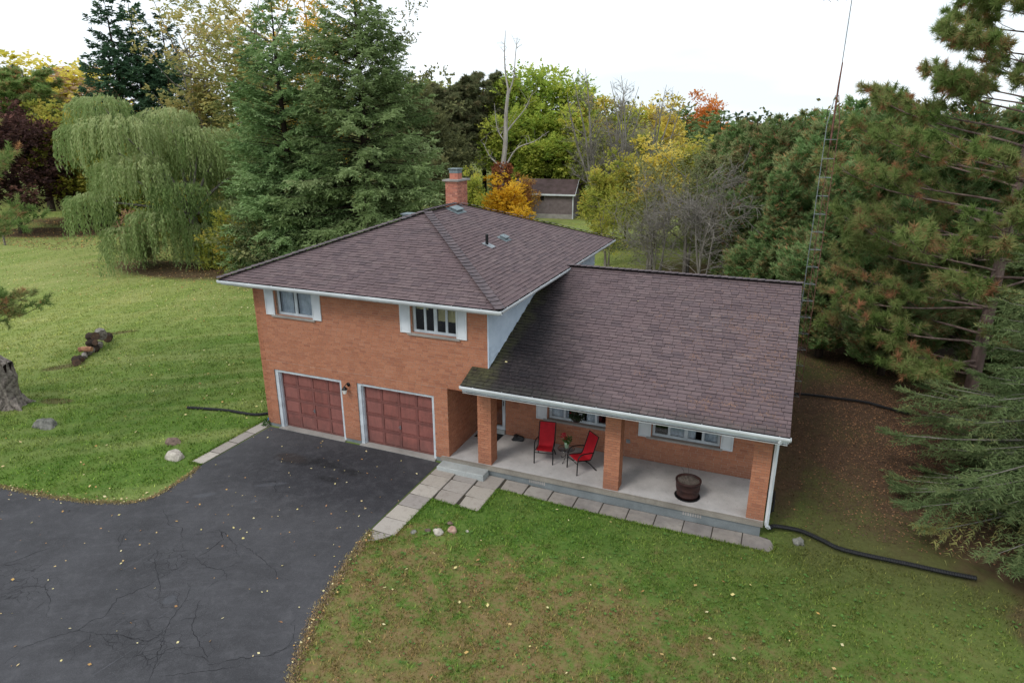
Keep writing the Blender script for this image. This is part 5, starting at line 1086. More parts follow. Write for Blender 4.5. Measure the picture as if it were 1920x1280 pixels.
def conifer(seed, h, r, nb=220, hang=0., twigs=24, per=9, L=.2, W=.05, clear=.04, power=.8, droop=.25, rise=.12, dead=0, shape=None, tube=True, tl=.55, curtain=.5, fleck=0., needle=False):
    g = np.random.default_rng(seed); t = 1-(1-g.random(nb))**.62; t = np.sort(t); z = h*(clear+(1-clear)*t*.985); prof = (1-t)**power if shape is None else shape(t)
    R = r*prof*(.72+.4*g.random(nb))+.12; az = np.arange(nb)*2.39996+g.normal(size=nb)*.25; out = np.stack([np.cos(az), np.sin(az), 0*az], 1)
    sd_ = np.stack([-np.sin(az), np.cos(az), 0*az], 1); dr = droop*(1-t)**.7*(.6+.8*g.random(nb)); ri = rise+.55*t**1.5
    def path(b, s): return out[b]*(R[b]*s)[:, None]+np.stack([0*s, 0*s, z[b]+R[b]*(ri[b]*s-dr[b]*2*s**2+.9*dr[b]*s**4)], 1)
    pr = R**1.15; cnt = np.maximum(twigs*.4, (pr/pr.mean()*twigs)).astype(int); b = np.repeat(np.arange(nb), cnt); n = len(b)
    s = .12+.88*g.random(n)**.75; sg = g.choice([-1., 1.], n); wv = np.minimum(R[b]*.34*np.sin(np.pi*np.clip(.12+.82*s, 0, 1))+.10, 1.3)*(.5+.6*g.random(n))
    base = path(b, s); D = out[b]*(.55+.3*s)[:, None]+sd_[b]*(sg*(.9-.45*s))[:, None]; D[:, 2] += -.18-curtain*g.random(n)*(1-t[b])
    tip = s > .93; D[tip] = out[b][tip]+sd_[b][tip]*sg[tip, None]*.35; D[tip, 2] += .1
    tb_ = np.clip(.45+g.normal(size=nb)*.16, 0, 1); T = tb_[b]+.22*(s-.5)+g.normal(size=n)*.06; T = np.where(g.random(n) < fleck, .95, np.minimum(T, .75 if fleck else 1))
    A = tw_leaves(base, D, wv*(tl/.55)+.08, per, L, W, T, g, .6, hang)
    mb = MB(); k = 8; zz = np.linspace(0, 1, 9); mb.tube([(g.normal()*.02*h*.1, g.normal()*.02*h*.1, h*q*.98) for q in zz], [max(.012, .019*h*(1-q)**.85+.01) for q in zz], 8)
    lb = MB(); sel = range(0, nb, 1 if tube else 3)
    for i in sel:
        ii = np.array([i]*5); P = path(ii, np.linspace(0, .97, 5)); lb.tube(P, [max(.006, .012*R[i]*(1-q)+.006) for q in np.linspace(0, 1, 5)], 3, cap=False)
    for i in range(dead):
        j = g.integers(0, nb); s0 = g.random()*.5+.4; p = path(np.array([j]), np.array([s0]))[0]; d = out[j]*.6+sd_[j]*g.normal()*.8; q = p+d*(.4+.5*g.random())+np.array([0, 0, -.05-.2*g.random()])
        lb.tube([p, (p+q)/2+np.array([0, 0, .05]), q], [.011, .009, .004], 3, cap=False, mi=0)
    return crown_mesh(A, tri=needle), mb.mesh('trunk'), lb.mesh('limbs')

def broadleaf(seed, h, rx, zc=.6, rz=.42, nclump=90, per_clump=26, per=7, L=.22, W=.14, clump=.9, trunk=.018, surf=.5, flat=.6, tmix=.18, wobble=.25, lo=0., hang=0., stems=1, limbs_only=False, tw=.5):
    g = np.random.default_rng(seed); C0 = np.array([0, 0, h*zc]); d = norm(g.normal(size=(nclump, 3))); rad = g.random(nclump)**surf; lump_ = 1+wobble*(np.sin(d[:, 0]*3.1+seed)*np.cos(d[:, 1]*2.7+seed*2)+.6*np.sin(d[:, 2]*5+seed*3)); S = np.array([rx, rx, h*rz])
    Cc_ = C0+d*S*(rad*lump_)[:, None]; Cc_[:, 2] = np.clip(Cc_[:, 2], h*lo, h*.985); Cc_[:, 0] *= 1.; 
    mb = MB(); lb = MB(); tr = trunk*h; fork = h*max(.12, zc-rz*.75); tops = []
    for s_ in range(stems):
        of = np.array([g.normal(), g.normal()])*(.02*h if stems > 1 else 0); tp = np.array([of[0]*4+g.normal()*.15, of[1]*4+g.normal()*.15, h*(.9 if limbs_only else .8)]); pts = [np.array([of[0], of[1], -.05]), np.array([of[0]*1.3, of[1]*1.3, fork*.6]), np.array([of[0]*2, of[1]*2, fork]), (np.array([of[0]*2, of[1]*2, fork])+tp)/2+np.r_[g.normal(size=2)*rx*.05, 0], tp]
        mb.tube(catmull(pts, 4), list(np.interp(np.linspace(0, 1, 17), [0, .1, 1], [tr*1.4, tr, tr*.12]))[:17], 8); tops.append(catmull(pts, 4))
    nl_ = min(max(6, nclump//7), 26); ld = []; 
    for i in range(nl_):
        j = int(i*nclump/nl_); tgt = Cc_[j]; tr_ = tops[i % stems]; zt = np.clip(tgt[2]-np.hypot(tgt[0], tgt[1])*(.5+.5*g.random()), fork*.8, h*.75); k = min(range(len(tr_)), key=lambda q: abs(tr_[q].z-zt)); s0 = np.array(tr_[k]); mid = (s0+tgt)/2+np.array([0, 0, -.06*np.linalg.norm(tgt-s0)])+g.normal(size=3)*.12
        P = [np.array(v) for v in catmull([s0, mid, tgt], 4)]; ld.append(P); lb.tube(P, list(np.linspace(tr*.34, tr*.07, len(P))), 5, cap=False)
    LP = np.concatenate(ld)
    for j in range(nclump):
        dd = np.linalg.norm(LP-Cc_[j], axis=1)+np.maximum(0, LP[:, 2]-Cc_[j, 2])*1.5; s0 = LP[np.argmin(dd)]
        if np.linalg.norm(s0-Cc_[j]) > .15: m_ = (s0+Cc_[j])/2+g.normal(size=3)*.1; lb.tube([s0, m_, Cc_[j]], [tr*.12, tr*.08, tr*.04], 3, cap=False)
    if per_clump <= 0: return None, mb.mesh('trunk'), lb.mesh('limbs')
    cnt = g.integers(int(per_clump*.5), int(per_clump*1.5)+1, nclump); b = np.repeat(np.arange(nclump), cnt); n = len(b); cr_ = clump*(.6+.8*g.random(nclump)); dd = norm(g.normal(size=(n, 3))); off = dd*np.array([1, 1, flat])*(cr_[b]*g.random(n)**.45)[:, None]
    up = norm(Cc_-C0)*.5; D = dd+up[b]+g.normal(size=(n, 3))*.3; tc_ = .5+g.normal(size=nclump)*tmix; T = tc_[b]+.12*dd[:, 2]+g.normal(size=n)*.07
    A = tw_leaves(Cc_[b]+off*.8, D, np.full(n, tw*clump)*(.5+g.random(n)), per, L, W, T, g, .7, hang)
    return crown_mesh(A), mb.mesh('trunk'), lb.mesh('limbs')

def willow_mesh(seed, h, rx, n=1500, L=.2, W=.045, nl=40, spec=None):
    g = np.random.default_rng(seed); lobes = []
    for k in range(nl if spec is None else 0):
        a = k*2.39996+g.normal()*.3; q = math.sqrt((k+.5)/nl)*.86; top = h*(.93-.42*q**2.2+g.normal()*.045); z = top*((.62, 1, .84)[k % 3] if k % 5 else .42)
        lobes.append((np.array([math.cos(a)*rx*q, math.sin(a)*rx*q, z+g.normal()*.5]), (.12+.19*g.random())))
    for (xr, fr_, z, r_) in (spec or ()): lobes.append((np.array([.65*xr+.757*fr_, .757*xr-.65*fr_, z]), r_/rx))
    P, D, TL, T = [], [], [], []
    for c, sc in lobes:
        m = int(n*sc/7); d = norm(g.normal(size=(m, 3))); d[:, 2] = np.abs(d[:, 2])*.9; r_ = rx*sc; p = c+d*np.array([r_, r_, r_*.5])*(.7+.4*g.random((m, 1))); P.append(p); o = norm(np.array([c[0], c[1], 0])[None]+1e-3)
        D.append((np.stack([d[:, 0], d[:, 1], 0*d[:, 0]], 1)+o*.5)*(.5+.6*g.random((m, 1)))); TL.append(.8+1.8*g.random(m)**1.3+(1-d[:, 2])*.8); T.append(np.clip(.42+g.normal()*.16+.3*(d[:, 2]-.4)+g.normal(size=m)*.1, 0, 1))
    P, D, TL, T = map(np.concatenate, (P, D, TL, T)); TL = np.minimum(TL, np.maximum(.4, P[:, 2]-.2)); per = 22; t = (np.arange(per)+.5)/per
    arc = 1-np.exp(-t*4); Q = P[:, None]+D[:, None]*(arc*.6)[None, :, None]; Q[..., 2] += .3*np.sin(np.clip(t*6, 0, np.pi))[None]-TL[:, None]*t[None]**1.2; Q += g.normal(size=Q.shape)*.04
    m = len(P); d = g.normal(size=(m, per, 3))*.28+np.array([0, 0, -1.]); d += D[:, None]*np.exp(-t*6)[None, :, None]*1.8; N = g.normal(size=(m, per, 3)); k = .7+.6*g.random((m, per))
    A = (Q.reshape(-1, 3), d.reshape(-1, 3), N.reshape(-1, 3), (L*k).ravel(), (W*k).ravel(), np.clip(T[:, None]+.12*(.5-t)[None]+g.normal(size=(m, per))*.06, 0, 1).ravel())
    mb = MB(); mb.tube(catmull([(0, 0, 0), (.1, .05, h*.15), (-.1, 0, h*.33)], 4), list(np.linspace(.04*h, .026*h, 9)), 9); lb = MB()
    for c, sc in lobes: lb.tube(catmull([(-.1, 0, h*.3), (c[0]*.45, c[1]*.45, h*.3+(c[2]-h*.3)*.55), (c[0], c[1], c[2])], 4), list(np.linspace(.012*h, .004*h, 9)), 5, cap=False)
    return crown_mesh(A), mb.mesh('trunk'), lb.mesh('limbs')

def bare_mesh(seed, h, r, stems=3, n1=10, n2=9, n3=5, tr=.014, up=.9, thin=.5):
    g = np.random.default_rng(seed); mb = MB(); lb = MB(); A = None
    def wob(p, d, L_, k=5, cur=.12, grav=0.): 
        P = [p]; d = d/np.linalg.norm(d)
        for _ in range(k): d = d+g.normal(size=3)*cur+np.array([0, 0, grav]); d /= np.linalg.norm(d); P.append(P[-1]+d*L_/k)
        return P
    for s in range(stems):
        a = g.random()*6.28; d0 = np.array([math.cos(a)*.16*(stems > 1), math.sin(a)*.16*(stems > 1), 1.]); H_ = h*(.75+.25*g.random()) if s else h
        P = wob(np.array([d0[0]*.6, d0[1]*.6, 0]), d0, H_, 9, .05, .03); R = np.linspace(tr*h, tr*h*.12, 10); mb.tube(P, list(R), 6, cap=False)
        for i in range(n1):
            q = .22+.76*g.random(); k = min(8, int(q*9)); p = P[k]+(P[k+1]-P[k])*(q*9-k) if q*9-k < 1 else P[k]; a = g.random()*6.28; d = np.array([math.cos(a), math.sin(a), up*(.5+.8*g.random())]); L_ = r*(1.15-.75*q)*(.7+.6*g.random()); Q = wob(p, d, L_, 6, .16, .05); lb.tube(Q, list(np.linspace(tr*h*.34*(1.1-q), .012, 7)), 4, cap=False)
            for j in range(n2):
                k = g.integers(1, 6); d2 = (Q[k+1]-Q[k]) if k < 6 else Q[-1]-Q[-2]; d2 = d2/np.linalg.norm(d2)+g.normal(size=3)*.55; Q2 = wob(Q[k], d2, L_*.42*(.5+g.random()), 4, .2, .04); lb.tube(Q2, [.02*thin*2, .014, .011, .009, .006], 3, cap=False)
                for _ in range(n3): k2 = g.integers(1, 4); d3 = norm(Q2[k2+1]-Q2[k2])+g.normal(size=3)*.6; Q3 = wob(Q2[k2], d3, L_*.2*(.5+g.random()), 2, .2); lb.tube(Q3, [.009, .007, .005], 3, cap=False)
    return None, mb.mesh('trunk'), lb.mesh('limbs')

def tuft_arrays(Cn, D, g, per=44, L=.2, W=.014, T0=.5, spread=1.):
    n = len(Cn); d = norm(g.normal(size=(n, per, 3))*spread+norm(D)[:, None]*1.05); back = -norm(D)[:, None]*(g.random((n, per, 1))*.28); P = Cn[:, None]+back
    T = np.clip((T0 if np.ndim(T0) == 0 else T0[:, None])+g.normal(size=(n, per))*.1, 0, 1); k = .7+.5*g.random((n, per))
    return P.reshape(-1, 3), d.reshape(-1, 3), g.normal(size=(n*per, 3)), (L*k).ravel(), np.full(n*per, W), T.ravel()*np.ones(n*per)
def pine_mesh(seed, h, r, clear=.1, nl=70, tufts=11, per=40, L=.2, W=.016, tr=.017, lean=(0, 0), open_=.35, azs=None, sub=5, zmax=.97, limb_r=1.):
    g = np.random.default_rng(seed); mb = MB(); lb = MB(); mb.tube([(lean[0]*q, lean[1]*q, h*q) for q in np.linspace(0, 1, 10)], [max(.02, tr*h*(1-q)**.8+.01) for q in np.linspace(0, 1, 10)], 10)
    CC, DD, TT = [], [], []
    for i in range(nl):
        q = clear+(zmax-clear)*(i+.5*g.random())/nl; a = i*2.39996+g.normal()*.3 if azs is None else azs[i % len(azs)]+g.normal()*.25
        R = r*(.45+.75*math.sin(math.pi*min(1, (q-clear)/(1-clear)*.75+.22)))*(.75+.3*g.random()); R *= 1 if q < .45 else .8 if q < .6 else .66
        o_ = np.array([math.cos(a), math.sin(a), 0]); s_ = np.array([-math.sin(a), math.cos(a), 0]); p0 = np.array([lean[0]*q, lean[1]*q, h*q]); sl = .12+.35*q+g.normal()*.08
        F_ = lambda s: p0+o_*R*s+np.array([0, 0, R*(sl*s-.32*s*s+.28*s**3)])+s_*R*.08*math.sin(s*4+i)
        P = [F_(s) for s in np.linspace(0, 1, 8)]; lb.tube(P, list(np.linspace(.008*R+.012, .009, 8)*limb_r), 5, cap=False)
        for j in range(tufts):
            s = open_+(1-open_)*g.random()**.8; b0 = F_(s); dd = o_*.75+s_*g.normal()*.75+np.array([0, 0, .35+.3*g.random()]); dd = dd/np.linalg.norm(dd); L_ = R*.24*(.5+g.random())+.15; b1 = b0+dd*L_; lb.tube([b0, (b0+b1)/2+np.array([0, 0, -.04]), b1], [.014, .011, .008], 3, cap=False); CC.append(b1); DD.append(dd+np.array([0, 0, .3])); c0 = .42+g.normal()*.12
            TT.append(c0)
            for _ in range(sub):
                f = .35+.6*g.random(); e = b0+(b1-b0)*f; d3 = norm(dd+g.normal(size=3)*.7); e1 = e+d3*(.16+.28*g.random()); CC.append(e1); DD.append(d3); TT.append(c0+g.normal()*.06+(.42 if g.random() < .15 else 0)); lb.tube([e, e1], [.008, .005], 3, cap=False)
    A = tuft_arrays(np.array(CC), np.array(DD), g, per, L, W, np.array(TT)); return crown_mesh(A, tri=True), mb.mesh('trunk'), lb.mesh('limbs')

LM = dict(
 spruce=m_leaf('spruce_needles', [(86, 108, 72), (114, 138, 88), (142, 166, 110), (162, 184, 130), (176, 190, 140)], .35),
 darkspruce=m_leaf('dark_spruce_needles', [(52, 76, 58), (72, 100, 76), (92, 122, 92), (112, 140, 106)], .3),
 bluespruce=m_leaf('blue_spruce_needles', [(60, 72, 46), (82, 96, 60), (100, 114, 74), (118, 128, 86), (150, 142, 90)], .25),
 pine=m_leaf('pine_needles_green', [(82, 108, 58), (116, 142, 76), (140, 160, 96), (156, 160, 104), (180, 140, 100), (192, 144, 106)], .35),
 dpine=m_leaf('dark_pine_needles', [(84, 92, 68), (106, 114, 80), (128, 132, 96), (144, 140, 104), (152, 134, 102)], .3),  # own dull olive green of the dark pine stands
 willow=m_leaf('willow_leaves', [(98, 120, 72), (128, 150, 92), (156, 172, 114), (180, 190, 138), (198, 200, 146)], .4),
 maple=m_leaf('green_maple_leaves', [(106, 136, 62), (140, 166, 74), (174, 190, 86), (200, 206, 98), (214, 210, 110)], .4),
 ygreen=m_leaf('yellow_green_leaves', [(112, 126, 60), (146, 156, 72), (176, 180, 84), (202, 196, 96), (206, 180, 88)], .4),
 yellow=m_leaf('yellow_leaves', [(176, 166, 70), (204, 190, 82), (224, 208, 100), (234, 218, 126), (218, 186, 92)], .4),
 gold=m_leaf('golden_leaves', [(196, 146, 36), (216, 170, 48), (230, 186, 62), (238, 202, 90)], .4),
 orange=m_leaf('orange_leaves', [(206, 136, 60), (226, 152, 68), (236, 170, 92), (224, 176, 100)], .4),
 rust=m_leaf('faded_orange_leaves', [(158, 132, 110), (186, 154, 124), (202, 170, 138), (190, 170, 124)], .4),
 purple=m_leaf('purple_maple_leaves', [(60, 46, 48), (80, 60, 58), (102, 74, 68), (132, 94, 84)], .2),
 olive=m_leaf('olive_leaves', [(92, 98, 70), (118, 122, 84), (140, 142, 98), (160, 158, 110)], .35),
 cedar=m_leaf('cedar_foliage', [(82, 110, 64), (108, 138, 82), (130, 158, 100), (146, 168, 114), (160, 160, 114), (196, 142, 104)], .35),
 poplar=m_leaf('poplar_leaves', [(124, 134, 88), (154, 158, 102), (180, 174, 116), (196, 180, 118), (204, 172, 112)], .5),
 vine=m_leaf('vine_leaves', [(120, 72, 60), (150, 94, 68), (184, 138, 76), (208, 170, 86)], .3),
)
PROTO = {}
def plant(kind, meshes, leafm, barkm, loc, rot, sc, label, cat_='tree', group=None, name=None):
    cr_, trn, lim = meshes; e = empty(name or kind, loc, rot, label=label, cat=cat_, group=group); e.scale = sc if hasattr(sc, '__len__') else (sc, sc, sc)
    for nm_, me_, m_ in (('crown', cr_, leafm), ('trunk', trn, barkm), ('branches', lim, barkm)):
        if me_ is None: continue
        if not me_.materials: me_.materials.append(m_)
        o_ = link(nm_, me_, None, e)
        if nm_ == 'branches': o_['kind'] = 'stuff'
        o_.material_slots[0].link = 'OBJECT'; o_.material_slots[0].material = m_
    return e
def get(key, fn):
    if key not in PROTO: PROTO[key] = fn()
    return PROTO[key]

# ---- unique near trees
spA = conifer(11, 18.3, 4.6, nb=300, twigs=42, per=9, L=.27, W=.085, power=.5, droop=.16, curtain=.7)
plant('spruce_tree', spA, LM['spruce'], MAT['barkdark'], (-16.6, 21.6, 0), .3, 1, 'tall green spruce on the left of the pair behind the house')
spB = conifer(12, 19.4, 7.2, nb=360, twigs=48, per=9, L=.28, W=.09, power=.66, droop=.22, curtain=.7)
plant('spruce_tree', spB, LM['spruce'], MAT['barkdark'], (-11.4, 23.4, 0), 1.3, 1, 'broadest tall green spruce right behind the house, near the chimney')
WS = [(px, zt, r_, f) for px, zt, r_, f in ((180, 195, 50, 0), (205, 232, 66, 1.5), (150, 240, 42, -1), (289, 216, 55, 0), (344, 250, 58, 1), (380, 272, 42, 0), (234, 297, 60, 2.5), (164, 350, 36, 2.5), (305, 340, 50, 3), (425, 305, 36, .5), (270, 385, 52, 3.6), (395, 378, 42, 2), (215, 405, 30, 3.5), (340, 415, 44, 3), (240, 250, 50, -3), (330, 290, 55, -3), (400, 330, 42, -3), (190, 310, 42, -3.5), (300, 240, 42, -4.5), (430, 360, 32, -1))]
wl = willow_mesh(5, 11.6, 6.9, 5200, L=.26, W=.075, spec=[((px+26-(374-4.0*(486-zt)/25))/24*.93, f, (486-zt)/25-.3, r_/24*.8) for px, zt, r_, f in WS])
plant('willow_tree', wl, LM['willow'], MAT['barkgrey'], (-26.4, 21.7, 0), 0, 1, 'pale green weeping willow on the left lawn')
wl2 = willow_mesh(8, 10.5, 4.2, 1900, L=.26, W=.075, nl=16)
plant('willow_tree', wl2, LM['willow'], MAT['barkgrey'], (-25.4, 28.5, 0), 1.4, 1, 'smaller weeping willow between the big willow and the spruces')
pm = broadleaf(21, 12.6, 5.4, .57, .40, 150, 30, 7, L=.26, W=.2, clump=1.15, surf=.42, lo=.2, wobble=.12)
plant('purple_maple_tree', pm, LM['purple'], MAT['barkdark'], (-53.3, 25.2, 0), 0, 1, 'dark purple leaved round maple on the far left lawn')
rp = pine_mesh(31, 17.5, 4.9, clear=.06, tr=.0135, nl=74, tufts=11, per=60, L=.27, W=.026, sub=6, azs=[2.6, 3.6, 3.1, 4.2, 2.0, 1.0, 3.4, 5.2, 2.9, 0., 4.7])
plant('red_pine_tree', rp, LM['pine'], MAT['barkpine2'], (23.4, 12.2, -.18), 0, 1, 'large pine with long needle tufts and a bare trunk at the right')
bs = conifer(32, 11.8, 5.9, nb=290, twigs=100, per=16, L=.13, W=.026, needle=True, clear=.04, power=.5, droop=.22, rise=.05, dead=330, tl=.45, curtain=.35)
plant('blue_spruce_tree', bs, LM['bluespruce'], MAT['barkgrey'], (25.6, 3.6, -.18), .5, 1, 'grey green spruce with dead twigs at the right edge of the lawn')
lp = pine_mesh(33, 11, 5.9, clear=.3, nl=26, tufts=14, per=60, L=.2, W=.02, open_=.55, limb_r=.6, azs=[.45, .75, .1, -.4, 1.3, 2.4, 4.])
plant('pine_tree', lp, LM['pine'], MAT['barkpine'], (-12.3, -5.6, 0), 0, 1, 'pine whose branch tips reach in at the left edge')

# ---- cedar hedge wall on the right
CD = [conifer(41+i, 11, 2.7, nb=300, twigs=52, per=9, L=.27, W=.05, hang=-.75, needle=True, power=.0, droop=-.02, rise=.55, tube=False, tl=.5, curtain=0, fleck=.11, shape=lambda t: np.minimum(1, 1.45*(1-t))**.8*(.75+.25*np.sin(t*(8+2*i)+i*2))) for i in range(3)]
CL = [(12.0, 36.5, 10.7, 'cedar at the left end of the right hand row, behind the grey brush'), (13.6, 31.0, 11.0, 'cedar second from the left in the right hand row'), (15.1, 26.2, 10.8, 'cedar rising right of the grey brushy trees'), (16.4, 29.5, 11.2, 'back row cedar left of the antenna tower'), (17.3, 22.4, 11.2, 'cedar directly left of the antenna tower'), (18.8, 25.6, 11.7, 'back row cedar seen through the antenna tower'), (19.6, 19.0, 11.4, 'cedar directly right of the antenna tower'), (21.4, 22.2, 11.5, 'back row cedar right of the antenna tower'), (22.6, 17.6, 11.4, 'cedar behind the upper branches of the large pine'), (15.7, 20.6, 8.2, 'shorter cedar above the ridge of the low roof'), (14.3, 23.2, 8.4, 'short cedar behind the centre of the low roof'), (18.2, 15.8, 8.8, 'short dark cedar beside the foot of the antenna tower'), (20.6, 14.2, 7.6, 'low cedar behind the trunk of the large pine'), (25.0, 20.0, 11.7, 'back row cedar at the far right behind the large pine'), (27.5, 15.5, 10.5, 'cedar at the far right edge behind the pine trunk'), (24.8, 14.6, 6.5, 'low dark cedar right of the large pine trunk'), (10.6, 40.5, 10.2, 'farthest cedar of the right hand row')]
for i, (x, y, h_, lb_) in enumerate(CL): plant('cedar_tree', CD[i % 3], LM['cedar'], MAT['barkdark'], (x, y, -.15), i*1.7, (h_/11*1.05, h_/11*1.05, h_/11), lb_, group='cedars in the dense row right of the house')

# ---- shared prototypes for the middle distance and the background
P_spruce = lambda: conifer(51, 20, 4.8, nb=230, twigs=30, per=8, L=.38, W=.14, power=.62, droop=.16, tube=False, tl=.6, rise=.16, curtain=.3)
P_maple = lambda: broadleaf(52, 16.5, 5.4, .56, .46, 130, 26, 7, L=.34, W=.28, clump=1.5, surf=.45, wobble=.28, lo=.08, trunk=.02, tmix=.14)
P_yel = lambda: broadleaf(53, 13, 4.6, .56, .44, 110, 20, 7, L=.32, W=.24, clump=1.3, surf=.5, wobble=.35, lo=.06)
P_pop = lambda: broadleaf(54, 22, 4.2, .58, .44, 200, 11, 7, L=.26, W=.17, clump=1.0, surf=.6, wobble=.4, lo=.1, trunk=.011, stems=3)
P_bare = lambda: bare_mesh(55, 15, 3.4, 4, 11, 8, 4, tr=.012, up=1.5, thin=1.1)
P_dp = lambda: pine_mesh(56, 15.5, 3.2, clear=.35, nl=38, tufts=9, per=20, L=.46, W=.11, open_=.25, sub=4)
P_shrub = lambda: broadleaf(57, 4.2, 2.6, .48, .46, 60, 20, 6, L=.18, W=.11, clump=.8, surf=.55, wobble=.4, lo=.05, stems=3, trunk=.012)
P_brush = lambda: broadleaf(58, 9, 3.9, .55, .42, 110, 13, 6, L=.17, W=.09, clump=1.1, surf=.6, wobble=.3, lo=.08, stems=3, trunk=.014)
P_brushb = lambda: bare_mesh(59, 7, 3.4, 4, 11, 8, 5, tr=.010, up=.45, thin=.3)
PR = dict(spruce=P_spruce, maple=P_maple, yel=P_yel, pop=P_pop, bare=P_bare, dp=P_dp, shrub=P_shrub, brush=P_brush, brushb=P_brushb)
HH = dict(spruce=20, maple=16.5, yel=13, pop=22, bare=15, dp=15.5, shrub=4.2, brush=9, brushb=7)
